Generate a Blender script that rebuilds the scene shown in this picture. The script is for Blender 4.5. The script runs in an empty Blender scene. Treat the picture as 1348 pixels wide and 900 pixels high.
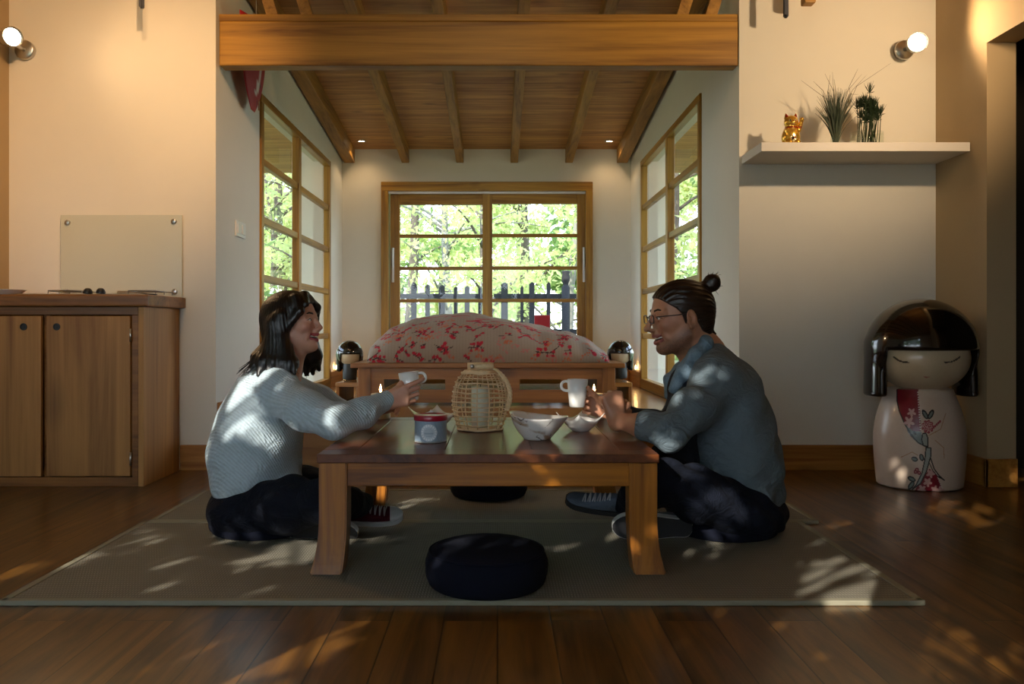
import bpy, bmesh, math, random
import numpy as np
from mathutils import Vector, Matrix, Euler
RNG = random.Random(7)
SC = bpy.context.scene
COL = SC.collection
F, VX, VY, CH = 1100.0, 655.0, 430.0, 0.738      # focal length in pixels, vanishing point, camera height

def P(x, y, Y):
    """point of the room seen at pixel (x, y) when it stands Y metres from the camera"""
    return Vector(((x - VX) * Y / F, Y, CH - (y - VY) * Y / F))

# ------------------------------------------------------------------ objects
def link(name, me, mat=None, parent=None, smooth=False):
    o = bpy.data.objects.new(name, me)
    COL.objects.link(o)
    if mat is not None:
        me.materials.append(mat)
    if smooth:
        me.polygons.foreach_set('use_smooth', [True] * len(me.polygons))
    if parent is not None:
        setpar(o, parent)
    return o

def wloc(o):
    m = Matrix.Translation(o.location)
    if o.parent is not None:
        m = wloc(o.parent) @ o.matrix_parent_inverse @ m
    return m

def setpar(o, p):
    o.parent = p
    o.matrix_parent_inverse = wloc(p).inverted()

def tag(o, label, cat=None, group=None):
    o['label'] = label
    if cat: o['category'] = cat
    if group: o['group'] = group
    return o

def thing(name, loc, label, cat, group=None):
    o = bpy.data.objects.new(name, None)
    o.empty_display_size = .05
    COL.objects.link(o)
    o.location = loc
    return tag(o, label, cat, group)

def struct(o):
    o['kind'] = 'structure'
    return o

def copy_tree(o, parent=None):
    c = o.copy()
    COL.objects.link(c)
    if parent is not None: c.parent = parent
    for ch in list(o.children):
        copy_tree(ch, c)
    return c

def obj(name, bm, mat=None, parent=None, smooth=False):
    me = bpy.data.meshes.new(name)
    bmesh.ops.recalc_face_normals(bm, faces=bm.faces)
    bm.to_mesh(me); bm.free()
    return link(name, me, mat, parent, smooth)

def pyobj(name, verts, faces, mat=None, parent=None, smooth=False):
    me = bpy.data.meshes.new(name)
    me.from_pydata([tuple(v) for v in verts], [], faces)
    me.update()
    return link(name, me, mat, parent, smooth)

# ------------------------------------------------------------------ shapes in a bmesh
def box(bm, x0, x1, y0, y1, z0, z1, bev=0.0, seg=2):
    n0 = len(bm.verts)
    r = bmesh.ops.create_cube(bm, size=1.0)
    vs = r['verts']
    for v in vs:
        v.co = Vector((x0 + (v.co.x + .5) * (x1 - x0), y0 + (v.co.y + .5) * (y1 - y0), z0 + (v.co.z + .5) * (z1 - z0)))
    if bev > 0:
        es = list({e for v in vs for e in v.link_edges})
        bmesh.ops.bevel(bm, geom=es, offset=bev, segments=seg, profile=.5, affect='EDGES')
    return bm

def BM(): return bmesh.new()

def bx(name, x0, x1, y0, y1, z0, z1, mat, parent=None, bev=.003, seg=2):
    return obj(name, box(BM(), x0, x1, y0, y1, z0, z1, bev, seg), mat, parent)

def prism(bm, pts, ax, a0, a1):
    """polygon pts extruded along axis ax from a0 to a1; pts give the two other coordinates in order"""
    def mk(p, a):
        c = list(p); c.insert(ax, a); return bm.verts.new(c)
    lo = [mk(p, a0) for p in pts]; hi = [mk(p, a1) for p in pts]
    n = len(pts)
    bm.faces.new(lo[::-1]); bm.faces.new(hi)
    for i in range(n):
        bm.faces.new((lo[i], lo[(i + 1) % n], hi[(i + 1) % n], hi[i]))
    return bm

def lathe(bm, prof, c=(0, 0, 0), n=32, sx=1.0, sy=1.0, wob=None):
    rings = []
    for (r, z) in prof:
        if r < 1e-6:
            rings.append([bm.verts.new((c[0], c[1], c[2] + z))])
        else:
            ring = []
            for k in range(n):
                a = 2 * math.pi * k / n
                rr = r * (wob(a, z) if wob else 1)
                ring.append(bm.verts.new((c[0] + rr * sx * math.cos(a), c[1] + rr * sy * math.sin(a), c[2] + z)))
            rings.append(ring)
    for A, B in zip(rings, rings[1:]):
        for k in range(n):
            k2 = (k + 1) % n
            if len(A) == 1 and len(B) == 1: continue
            if len(A) == 1: bm.faces.new((A[0], B[k], B[k2]))
            elif len(B) == 1: bm.faces.new((A[k], A[k2], B[0]))
            else: bm.faces.new((A[k], A[k2], B[k2], B[k]))
    return bm

def tube(bm, pts, rad, n=8, caps=True, closed=False):
    pts = [Vector(p) for p in pts]
    m = len(pts)
    rads = rad if isinstance(rad, (list, tuple)) else [rad] * m
    rings = []
    prev = None
    for i, p in enumerate(pts):
        if closed: t = pts[(i + 1) % m] - pts[i - 1]
        else: t = pts[min(i + 1, m - 1)] - pts[max(i - 1, 0)]
        if t.length < 1e-9: t = Vector((0, 0, 1))
        t.normalize()
        if prev is None:
            u = t.orthogonal().normalized()
        else:
            u = prev - t * prev.dot(t)
            u = u.normalized() if u.length > 1e-6 else t.orthogonal().normalized()
        prev = u
        w = t.cross(u)
        rings.append([bm.verts.new(p + (u * math.cos(2 * math.pi * k / n) + w * math.sin(2 * math.pi * k / n)) * rads[i]) for k in range(n)])
    rng = range(m if closed else m - 1)
    for i in rng:
        A, B = rings[i], rings[(i + 1) % m]
        for k in range(n):
            k2 = (k + 1) % n
            bm.faces.new((A[k], A[k2], B[k2], B[k]))
    if caps and not closed:
        bm.faces.new(rings[0][::-1]); bm.faces.new(rings[-1])
    return bm

def bez(p0, p1, p2, n=10):
    p0, p1, p2 = Vector(p0), Vector(p1), Vector(p2)
    return [p0 * (1 - t) ** 2 + p1 * 2 * t * (1 - t) + p2 * t * t for t in [i / n for i in range(n + 1)]]

def sphere(bm, c, r, seg=16, rings=10, sc=(1, 1, 1), rot=None):
    res = bmesh.ops.create_uvsphere(bm, u_segments=seg, v_segments=rings, radius=1)
    for v in res['verts']:
        q = Vector((v.co.x * r * sc[0], v.co.y * r * sc[1], v.co.z * r * sc[2]))
        if rot is not None: q = rot @ q
        v.co = q + Vector(c)
    return bm

def cyl(bm, a, b, r, r2=None, n=20):
    return tube(bm, [a, b], [r, r if r2 is None else r2], n)

def paint(o, fn):
    """flat colour of the thing itself, per vertex, for decoration that belongs to its surface"""
    me = o.data
    n = len(me.vertices)
    co = np.empty(n * 3, np.float32); me.vertices.foreach_get('co', co)
    rgb = fn(co.reshape(-1, 3))
    at = me.color_attributes.new('paint', 'FLOAT_COLOR', 'POINT')
    at.data.foreach_set('color', np.concatenate([rgb, np.ones((n, 1))], 1).astype(np.float32).ravel())

# ------------------------------------------------------------------ materials
def lin(h):
    """'#rrggbb' in sRGB to linear rgb"""
    v = [int(h[i:i + 2], 16) / 255 for i in (1, 3, 5)]
    return tuple(c / 12.92 if c <= .04045 else ((c + .055) / 1.055) ** 2.4 for c in v)

class NT:
    def __init__(self, name):
        self.m = bpy.data.materials.new(name); self.m.use_nodes = True
        self.t = self.m.node_tree; self.n = self.t.nodes; self.b = self.n['Principled BSDF']
        self.out = self.n['Material Output']
    def N(self, typ, **kw):
        nd = self.n.new(typ)
        for k, v in kw.items():
            if k.startswith('i_'): nd.inputs[k[2:]].default_value = v
            elif k.startswith('n_'): nd.inputs[int(k[2:])].default_value = v
            else: setattr(nd, k, v)
        return nd
    def L(self, a, b): self.t.links.new(a, b)
    def ramp(self, fac, stops):
        r = self.N('ShaderNodeValToRGB')
        els = r.color_ramp.elements
        while len(els) < len(stops): els.new(.5)
        for e, (p, c) in zip(els, stops):
            e.position = p; e.color = (*c, 1) if len(c) == 3 else c
        self.L(fac, r.inputs[0]); return r.outputs[0]
    def mix(self, fac, a, b, typ='MIX'):
        m = self.N('ShaderNodeMix', data_type='RGBA', blend_type=typ)
        for s, v in ((m.inputs[0], fac), (m.inputs[6], a), (m.inputs[7], b)):
            if isinstance(v, (int, float)): s.default_value = v
            elif isinstance(v, tuple): s.default_value = (*v, 1)
            else: self.L(v, s)
        return m.outputs[2]
    def math(self, op, a, b=0.0):
        m = self.N('ShaderNodeMath', operation=op)
        for s, v in ((m.inputs[0], a), (m.inputs[1], b)):
            if isinstance(v, (int, float)): s.default_value = v
            else: self.L(v, s)
        return m.outputs[0]
    def co(self, scale=(1, 1, 1), rnd=False, rot=(0, 0, 0)):
        tc = self.N('ShaderNodeTexCoord'); mp = self.N('ShaderNodeMapping')
        mp.inputs['Scale'].default_value = scale; mp.inputs['Rotation'].default_value = rot
        self.L(tc.outputs['Object'], mp.inputs[0])
        if rnd:
            oi = self.N('ShaderNodeObjectInfo'); k = self.math('MULTIPLY', oi.outputs['Random'], 17.0)
            cx = self.N('ShaderNodeCombineXYZ')
            for i in range(3): self.L(k, cx.inputs[i])
            self.L(cx.outputs[0], mp.inputs['Location'])
        return mp.outputs[0]
    def noise(self, vec, scale, detail=3.0, rough=.5, dist=0.0):
        t = self.N('ShaderNodeTexNoise'); t.inputs['Scale'].default_value = scale
        t.inputs['Detail'].default_value = detail; t.inputs['Roughness'].default_value = rough; t.inputs['Distortion'].default_value = dist
        if vec is not None: self.L(vec, t.inputs['Vector'])
        return t.outputs['Fac']
    def bump(self, h, strength=.2, dist=.01):
        b = self.N('ShaderNodeBump'); b.inputs['Strength'].default_value = strength; b.inputs['Distance'].default_value = dist
        self.L(h, b.inputs['Height']); self.L(b.outputs[0], self.b.inputs['Normal'])
    def base(self, c):
        if isinstance(c, tuple): self.b.inputs['Base Color'].default_value = (*c, 1)
        else: self.L(c, self.b.inputs['Base Color'])
    def set(self, **kw):
        for k, v in kw.items(): self.b.inputs[k.replace('_', ' ')].default_value = v
        return self

def plain(name, col, rough=.5, metal=0.0, mottle=.0, nscale=20.0, bump=0.0, **kw):
    t = NT(name); t.set(Roughness=rough, Metallic=metal)
    if isinstance(col, str): col = lin(col)
    if mottle or bump:
        f = t.noise(t.co(), nscale, 4.0, .6)
        if mottle: t.base(t.mix(f, tuple(c * (1 - mottle) for c in col), tuple(min(1, c * (1 + mottle)) for c in col)))
        else: t.base(col)
        if bump: t.bump(f, bump, .005)
    else:
        t.base(col)
    t.set(**kw)
    return t.m

def wood(name, c0, c1, axis=0, dens=9.0, rough=.4, knots=True, coat=0.0, bump=.08):
    """c0 dark grain, c1 light wood; axis = grain direction in object space"""
    t = NT(name)
    sc = [dens] * 3; sc[axis] = dens * .07
    v = t.co(tuple(sc), rnd=True)
    n1 = t.noise(v, 1.0, 5.0, .6, 1.6)
    sc2 = [dens * 8] * 3; sc2[axis] = dens * .25
    n2 = t.noise(t.co(tuple(sc2), rnd=True), 1.0, 3.0, .6)
    f = t.math('ADD', t.math('MULTIPLY', n1, .72), t.math('MULTIPLY', n2, .28))
    col = t.ramp(f, [(.36, lin(c0)), (.50, tuple((a * .4 + b * .6) for a, b in zip(lin(c0), lin(c1)))), (.63, lin(c1))])
    if knots:
        sc3 = [dens * .5] * 3; sc3[axis] = dens * .22
        vo = t.N('ShaderNodeTexVoronoi'); vo.inputs['Scale'].default_value = 1.0
        t.L(t.co(tuple(sc3), rnd=True), vo.inputs['Vector'])
        k = t.ramp(vo.outputs['Distance'], [(.04, (1, 1, 1)), (.15, (0, 0, 0))])
        col = t.mix(t.math('MULTIPLY', k, .6), col, tuple(c * .35 for c in lin(c0)))
    t.base(col); t.set(Roughness=rough)
    if coat: t.set(Coat_Weight=coat, Coat_Roughness=.12)
    t.bump(f, bump, .004)
    return t.m

def planks(name, c0, c1, along, width, length, rough=.3, off=.37, shift=0.0, coat=0.0, var=.5):
    """board floor or ceiling: brick layout with wood grain inside each board; along 0 = boards run in x, 1 = in y"""
    t = NT(name)
    rot = (0, 0, 0) if along == 0 else (0, 0, math.pi / 2)
    v = t.co((1, 1, 1), rot=rot)
    v.node.inputs['Location'].default_value = (shift, 0, 0)
    br = t.N('ShaderNodeTexBrick', offset=off, squash=1.0)
    br.inputs['Scale'].default_value = 1.0; br.inputs['Brick Width'].default_value = length; br.inputs['Row Height'].default_value = width
    br.inputs['Mortar Size'].default_value = .0022; br.inputs['Mortar Smooth'].default_value = .3; br.inputs['Bias'].default_value = 0
    br.inputs['Color1'].default_value = (0, 0, 0, 1); br.inputs['Color2'].default_value = (1, 1, 1, 1); br.inputs['Mortar'].default_value = (.5, .5, .5, 1)
    t.L(v, br.inputs['Vector'])
    # per-board offset of the grain
    sh = t.N('ShaderNodeVectorMath', operation='SCALE'); sh.inputs['Scale'].default_value = 3.7; t.L(br.outputs['Color'], sh.inputs[0])
    mp = t.N('ShaderNodeMapping'); mp.inputs['Scale'].default_value = (.9, 11, 11); t.L(v, mp.inputs[0])
    ad = t.N('ShaderNodeVectorMath', operation='ADD'); t.L(mp.outputs[0], ad.inputs[0]); t.L(sh.outputs[0], ad.inputs[1])
    n1 = t.noise(ad.outputs[0], 1.0, 5.0, .62, 1.8)
    mp2 = t.N('ShaderNodeMapping'); mp2.inputs['Scale'].default_value = (2.2, 6, 6); t.L(v, mp2.inputs[0])
    vo = t.N('ShaderNodeTexVoronoi'); vo.inputs['Scale'].default_value = 1.0; t.L(mp2.outputs[0], vo.inputs['Vector'])
    k = t.ramp(vo.outputs['Distance'], [(.05, (1, 1, 1)), (.17, (0, 0, 0))])
    bw = t.N('ShaderNodeSeparateColor'); t.L(br.outputs['Color'], bw.inputs[0])
    f = t.math('ADD', n1, t.math('MULTIPLY', t.math('SUBTRACT', bw.outputs[0], .5), var * .35))
    col = t.ramp(f, [(.3, lin(c0)), (.7, lin(c1))])
    col = t.mix(t.math('MULTIPLY', k, .55), col, tuple(c * .3 for c in lin(c0)))
    col = t.mix(t.math('MULTIPLY', br.outputs['Fac'], .75), col, tuple(c * .15 for c in lin(c0)))
    t.base(col); t.set(Roughness=rough)
    if coat: t.set(Coat_Weight=coat, Coat_Roughness=.15)
    t.bump(t.math('SUBTRACT', t.math('MULTIPLY', n1, .25), br.outputs['Fac']), .25, .003)
    return t.m

def painted(name, rough=.4, coat=0.0, bump=0.0, nscale=60.0):
    t = NT(name)
    a = t.N('ShaderNodeAttribute', attribute_name='paint')
    n = t.noise(t.co(), nscale, 4.0, .6)
    t.base(t.mix(t.math('MULTIPLY', n, .25), a.outputs['Color'], t.mix(.5, a.outputs['Color'], (.02, .015, .01)) ))
    t.set(Roughness=rough)
    if coat: t.set(Coat_Weight=coat, Coat_Roughness=.1)
    if bump: t.bump(n, bump, .003)
    return t

def emit(name, col, s):
    t = NT(name); t.base((.02, .02, .02))
    t.b.inputs['Emission Color'].default_value = (*col, 1); t.b.inputs['Emission Strength'].default_value = s
    return t.m

def glass_thin(name, tint=(1, 1, 1), rough=0.0, refl=1.0):
    t = NT(name)
    tr = t.N('ShaderNodeBsdfTransparent'); tr.inputs[0].default_value = (*tint, 1)
    gl = t.N('ShaderNodeBsdfGlossy'); gl.inputs['Roughness'].default_value = rough
    fr = t.N('ShaderNodeFresnel'); ge = t.N('ShaderNodeNewGeometry')
    t.L(t.math('ADD', 1.45, t.math('MULTIPLY', ge.outputs['Backfacing'], 1 / 1.45 - 1.45)), fr.inputs[0])
    mx = t.N('ShaderNodeMixShader')
    t.L(t.math('MULTIPLY', fr.outputs[0], refl), mx.inputs[0]); t.L(tr.outputs[0], mx.inputs[1]); t.L(gl.outputs[0], mx.inputs[2])
    t.L(mx.outputs[0], t.out.inputs[0])
    return t.m

# ------------------------------------------------------------------ smooth bodies: signed distances on a grid, meshed by surface nets
class Field:
    def __init__(s, lo, hi, h):
        s.lo = np.array(lo, np.float32); s.h = h
        s.n = tuple(int(math.ceil((b - a) / h)) + 1 for a, b in zip(lo, hi))
        s.d = np.full(s.n, 1.0, np.float32)
    def sub(s, lo, hi):
        i0 = [max(0, int((a - l) / s.h)) for a, l in zip(lo, s.lo)]
        i1 = [min(n, int((b - l) / s.h) + 2) for b, l, n in zip(hi, s.lo, s.n)]
        sl = tuple(slice(a, max(a, b)) for a, b in zip(i0, i1))
        ax = [s.lo[k] + s.h * np.arange(sl[k].start, sl[k].stop, dtype=np.float32) for k in range(3)]
        return sl, ax[0][:, None, None], ax[1][None, :, None], ax[2][None, None, :]
    def coords(s):
        return s.sub(s.lo, s.lo + s.h * np.array(s.n))
    def apply(s, prims):
        for p in prims: s.one(p)
        return s
    def one(s, p):
        """p = dict(t, ..., k, op, fr=(R3x3, c, scale))"""
        k = p.get('k', .01); pad = k + 4 * s.h
        fr = p.get('fr')
        R, c, sc = fr if fr else (np.eye(3), np.zeros(3), 1.0)
        if p['t'] == 'cone':
            w = np.array(p.get('w', (1, 1, 1)), float)
            pts = np.array([p['a'], p['b']], float); rr = np.array([p['ra'], p['rb']], float)
            ext = rr[:, None] * w.max()
            lo_l, hi_l = (pts - ext).min(0), (pts + ext).max(0)
        else:
            cc = np.array(p['c'], float); r = np.array(p['r'], float) * np.ones(3)
            m = r.max() if 'rot' in p else r
            lo_l, hi_l = cc - m, cc + m
        cr = np.array([[(lo_l, hi_l)[i][0], (lo_l, hi_l)[j][1], (lo_l, hi_l)[q][2]] for i in (0, 1) for j in (0, 1) for q in (0, 1)])
        cw = cr @ R.T * sc + c
        sl, X, Y, Z = s.sub(cw.min(0) - pad, cw.max(0) + pad)
        if 0 in s.d[sl].shape: return
        if fr:
            x, y, z = X - c[0], Y - c[1], Z - c[2]
            X = (R[0, 0] * x + R[1, 0] * y + R[2, 0] * z) / sc
            Y = (R[0, 1] * x + R[1, 1] * y + R[2, 1] * z) / sc
            Z = (R[0, 2] * x + R[1, 2] * y + R[2, 2] * z) / sc
        if p['t'] == 'cone':
            a, b = pts / w
            ba = b - a; L2 = max(float(ba @ ba), 1e-12)
            px, py, pz = X / w[0] - a[0], Y / w[1] - a[1], Z / w[2] - a[2]
            t = np.clip((px * ba[0] + py * ba[1] + pz * ba[2]) / L2, 0, 1)
            d = np.sqrt((px - t * ba[0]) ** 2 + (py - t * ba[1]) ** 2 + (pz - t * ba[2]) ** 2) - (rr[0] + (rr[1] - rr[0]) * t)
        else:
            x, y, z = X - cc[0], Y - cc[1], Z - cc[2]
            if 'rot' in p:
                Q = np.array(p['rot'])
                x, y, z = (Q[0, 0] * x + Q[1, 0] * y + Q[2, 0] * z, Q[0, 1] * x + Q[1, 1] * y + Q[2, 1] * z, Q[0, 2] * x + Q[1, 2] * y + Q[2, 2] * z)
            k0 = np.sqrt((x / r[0]) ** 2 + (y / r[1]) ** 2 + (z / r[2]) ** 2)
            k1 = np.sqrt((x / r[0] ** 2) ** 2 + (y / r[1] ** 2) ** 2 + (z / r[2] ** 2) ** 2)
            d = k0 * (k0 - 1) / np.maximum(k1, 1e-9)
        d = d * sc
        if p.get('op') == 'cut': s.d[sl] = smax(s.d[sl], -d, k)
        else: s.d[sl] = smin(s.d[sl], d, k)
    def mesh(s):
        d = s.d; neg = d < 0
        nx, ny, nz = d.shape
        cnt = np.zeros((nx - 1, ny - 1, nz - 1), np.uint8)
        for i in (0, 1):
            for j in (0, 1):
                for k in (0, 1):
                    cnt += neg[i:nx - 1 + i, j:ny - 1 + j, k:nz - 1 + k]
        act = np.argwhere((cnt > 0) & (cnt < 8))
        idx = np.full((nx - 1, ny - 1, nz - 1), -1, np.int32)
        idx[act[:, 0], act[:, 1], act[:, 2]] = np.arange(len(act))
        acc = np.zeros((len(act), 3)); num = np.zeros(len(act))
        corners = [(i, j, k) for i in (0, 1) for j in (0, 1) for k in (0, 1)]
        val = {c: d[act[:, 0] + c[0], act[:, 1] + c[1], act[:, 2] + c[2]] for c in corners}
        for c in corners:
            for ax in range(3):
                if c[ax] == 0:
                    e = list(c); e[ax] = 1; e = tuple(e)
                    a, b = val[c], val[e]
                    m = (a < 0) != (b < 0)
                    t = np.where(m, a / np.where(m, a - b, 1), 0)
                    q = np.tile(np.array(c, float), (len(act), 1)); q[:, ax] += t
                    acc += np.where(m[:, None], q, 0); num += m
        verts = (act + acc / num[:, None]) * s.h + s.lo
        faces = []
        for ax in range(3):
            u, v = [(1, 2), (2, 0), (0, 1)][ax]
            A = [slice(1, -1)] * 3; A[ax] = slice(0, -1)
            B = [slice(1, -1)] * 3; B[ax] = slice(1, None)
            n0, n1 = neg[tuple(A)], neg[tuple(B)]
            e = np.argwhere(n0 != n1)
            if not len(e): continue
            flip = n0[e[:, 0], e[:, 1], e[:, 2]]
            e = e.copy(); e[:, u] += 1; e[:, v] += 1
            def q(du, dv):
                c = e.copy(); c[:, u] -= du; c[:, v] -= dv
                return idx[c[:, 0], c[:, 1], c[:, 2]]
            quad = np.stack([q(1, 1), q(0, 1), q(0, 0), q(1, 0)], 1)
            quad[~flip] = quad[~flip][:, ::-1]
            faces.append(quad)
        f = np.concatenate(faces)
        f = f[(f >= 0).all(1)]
        return verts, f

def smin(a, b, k):
    if k <= 1e-6: return np.minimum(a, b)
    h = np.maximum(k - np.abs(a - b), 0) / k
    return np.minimum(a, b) - h * h * k * .25
def smax(a, b, k): return -smin(-a, -b, k)

def npobj(name, v, f, mat=None, parent=None, smooth=True, relax=1):
    me = bpy.data.meshes.new(name)
    v = np.asarray(v, np.float32); f = np.asarray(f, np.int32)
    if relax:
        for _ in range(relax):
            acc = np.zeros_like(v); n = np.zeros(len(v), np.float32)
            for a, b in ((0, 1), (1, 2), (2, 3), (3, 0)):
                np.add.at(acc, f[:, a], v[f[:, b]]); np.add.at(n, f[:, a], 1)
                np.add.at(acc, f[:, b], v[f[:, a]]); np.add.at(n, f[:, b], 1)
            v = v * .4 + .6 * acc / np.maximum(n, 1)[:, None]
    me.vertices.add(len(v)); me.vertices.foreach_set('co', v.ravel())
    me.loops.add(f.size); me.loops.foreach_set('vertex_index', f.ravel())
    me.polygons.add(len(f))
    me.polygons.foreach_set('loop_start', np.arange(0, f.size, f.shape[1], dtype=np.int32))
    me.polygons.foreach_set('loop_total', np.full(len(f), f.shape[1], np.int32))
    me.update(calc_edges=True)
    me.validate()
    return link(name, me, mat, parent, smooth)

def cone(a, b, ra, rb=None, k=.02, w=(1, 1, 1), fr=None, op=None):
    d = dict(t='cone', a=tuple(a), b=tuple(b), ra=ra, rb=ra if rb is None else rb, k=k, w=w, op=op)
    if fr: d['fr'] = fr
    return d
def ell(c, r, k=.02, rot=None, fr=None, op=None):
    d = dict(t='ell', c=tuple(c), r=r, k=k, op=op)
    if rot is not None: d['rot'] = rot
    if fr: d['fr'] = fr
    return d
def chain(pts, rads, k=.02, w=(1, 1, 1)):
    return [cone(a, b, ra, rb, k, w) for a, b, ra, rb in zip(pts, pts[1:], rads, rads[1:])]
# ================================================================== materials of the place
M = {}
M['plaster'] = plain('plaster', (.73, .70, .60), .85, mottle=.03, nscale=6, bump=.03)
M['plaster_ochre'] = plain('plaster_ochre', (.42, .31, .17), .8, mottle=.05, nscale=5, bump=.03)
M['shelf_white'] = plain('shelf_white', (.70, .65, .57), .5, mottle=.02)
M['floor'] = planks('floor_boards', '#38220b', '#855a22', 1, .135, 2.1, rough=.3, coat=.25)
M['alcove_floor'] = planks('alcove_boards', '#7a4a20', '#b98745', 0, .12, 1.9, rough=.25, coat=.35)
M['ceiling'] = planks('ceiling_boards', '#92602a', '#cf9c54', 0, .105, 7.3, rough=.5, off=.5, shift=1.8, var=.6)
M['beam'] = wood('beam_wood', '#70480f', '#bb8a32', 0, 6, .45)
M['rafter'] = wood('rafter_wood', '#6d4815', '#b0823a', 1, 7, .5)
M['frame_x'] = wood('frame_wood_x', '#784f12', '#b3852f', 0, 9, .38)
M['frame_y'] = wood('frame_wood_y', '#784f12', '#b3852f', 1, 9, .38)
M['frame_z'] = wood('frame_wood_z', '#784f12', '#b3852f', 2, 9, .38, knots=False)
M['skirt_x'] = wood('skirting_wood_x', '#8a541c', '#bd8640', 0, 8, .4)
M['skirt_y'] = wood('skirting_wood_y', '#8a541c', '#bd8640', 1, 8, .4)
M['cab_z'] = wood('cabinet_wood', '#704317', '#c18a48', 2, 3.6, .5)
M['cab_x'] = wood('worktop_wood', '#5e3815', '#a26a30', 0, 6, .4)
M['table_x'] = wood('table_wood_x', '#66370c', '#b8741f', 0, 8, .3, coat=.25)
M['table_z'] = wood('table_wood_z', '#6e3d0f', '#bd7824', 2, 8, .35, coat=.2)
M['table_top'] = wood('table_top_wood', '#3a1a0b', '#74401d', 1, 5, .33, knots=False, coat=.10, bump=.03)
M['bed_x'] = wood('bed_wood_x', '#6e4218', '#a26a2e', 0, 7, .4)
M['bed_z'] = wood('bed_wood_z', '#6e4218', '#a26a2e', 2, 7, .4)
M['glass'] = glass_thin('window_glass')
M['vase_glass'] = glass_thin('vase_glass', (.95, .97, .95), 0.0, .4)
M['black'] = plain('black_plastic', (.012, .012, .013), .4)
M['metal'] = plain('brushed_steel', (.6, .6, .58), .3, 1.0)
M['white_plastic'] = plain('white_plastic', (.72, .71, .68), .35)
M['hall_shade'] = plain('unlit_hall_plaster', (.05, .038, .025), .9)  # near-black colour stands for the darkness of the unlit hall

# ================================================================== the shell
XL, XR, YM, YB = -1.453, 1.246, 4.31, 7.82       # alcove side walls, main wall, back wall
WX, EX, AF = -2.52, 2.26, 0.21                   # side walls of the room, alcove floor height
TH = .14
SL = .115
def zc(Y): return 2.40 + SL * (YB - Y)

struct(bx('floor', -4.3, 3.4, -1.4, YM + .15, -.12, 0, M['floor'], bev=0))
bm = BM(); box(bm, XL + .0005, XR - .0005, YM, YB + .02, -.1, AF)
struct(obj('floor_alcove', bm, M['alcove_floor']))
bm = BM(); prism(bm, [(-1.5, zc(-1.5)), (YB + .75, zc(YB + .75)), (YB + .75, zc(YB + .75) + .16), (-1.5, zc(-1.5) + .16)], 0, -4.4, 3.5)
box(bm, 2.4, 3.3, 1.6, 4.45, 2.45, 2.52)
struct(obj('ceiling', bm, M['ceiling']))

def wall(name, bm, mat='plaster'): return struct(obj(name, bm, M[mat]))
def yz(bm, x0, x1, y0, y1, z0):
    return prism(bm, [(y0, z0), (y1, z0), (y1, zc(y1) + .05), (y0, zc(y0) + .05)], 0, x0, x1)
# main wall, left and right of the alcove
bm = BM(); box(bm, WX - .02, XL, YM, YM + TH, 0, zc(YM)); wall('wall_left', bm)
bm = BM(); box(bm, XR, EX + .3, YM, YM + TH, 0, zc(YM)); wall('wall_right', bm)
# alcove side walls with floor-length windows
WY0, WY1, WZ0, WZ1 = 5.10, 7.22, .245, 2.165
def alcove_side(name, x0, x1):
    bm = BM()
    yz(bm, x0, x1, YM + TH, WY0, 0); yz(bm, x0, x1, WY1, YB, 0)
    box(bm, x0, x1, WY0, WY1, 0, WZ0)
    prism(bm, [(WY0, WZ1), (WY1, WZ1), (WY1, zc(WY1) + .05), (WY0, zc(WY0) + .05)], 0, x0, x1)
    wall(name, bm)
alcove_side('wall_alcove_left', XL - TH, XL)
alcove_side('wall_alcove_right', XR, XR + TH)
# back wall with the sliding door opening; it runs on outside as two wings
DX0, DX1, DZ1 = -1.087, .888, 2.09
bm = BM()
box(bm, -1.86, DX0, YB, YB + .16, 0, zc(YB) + .02); box(bm, DX1, 1.62, YB, YB + .16, 0, zc(YB) + .02)
box(bm, DX0, DX1, YB, YB + .16, DZ1, zc(YB) + .02); box(bm, DX0, DX1, YB, YB + .16, 0, AF)
wall('wall_back', bm)
# room side walls
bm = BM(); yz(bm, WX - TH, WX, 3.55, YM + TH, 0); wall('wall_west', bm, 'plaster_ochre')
bm = BM(); box(bm, -4.3, WX - TH, 3.55, 3.69, 0, zc(3.55)); yz(bm, -4.34, -4.2, -1.4, 3.6, 0); wall('wall_kitchen', bm)
DY, DZ = 3.86, 2.05
bm = BM()
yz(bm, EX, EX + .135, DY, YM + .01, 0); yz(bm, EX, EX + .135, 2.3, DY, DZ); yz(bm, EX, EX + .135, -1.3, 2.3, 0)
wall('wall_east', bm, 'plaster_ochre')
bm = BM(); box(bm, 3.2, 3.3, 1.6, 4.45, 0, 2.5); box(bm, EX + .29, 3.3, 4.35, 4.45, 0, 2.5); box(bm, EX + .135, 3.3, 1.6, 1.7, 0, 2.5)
wall('wall_hall', bm, 'hall_shade')
# wall behind the camera, one wide window in it
FX0, FX1, FZ0, FZ1 = -3.7, .45, .6, 2.75
bm = BM()
box(bm, -4.3, FX0, -1.32, -1.2, 0, zc(-1.2)); box(bm, FX1, EX + .1, -1.32, -1.2, 0, zc(-1.2))
box(bm, FX0, FX1, -1.32, -1.2, 0, FZ0); box(bm, FX0, FX1, -1.32, -1.2, FZ1, zc(-1.2))
wall('wall_front', bm)

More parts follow.
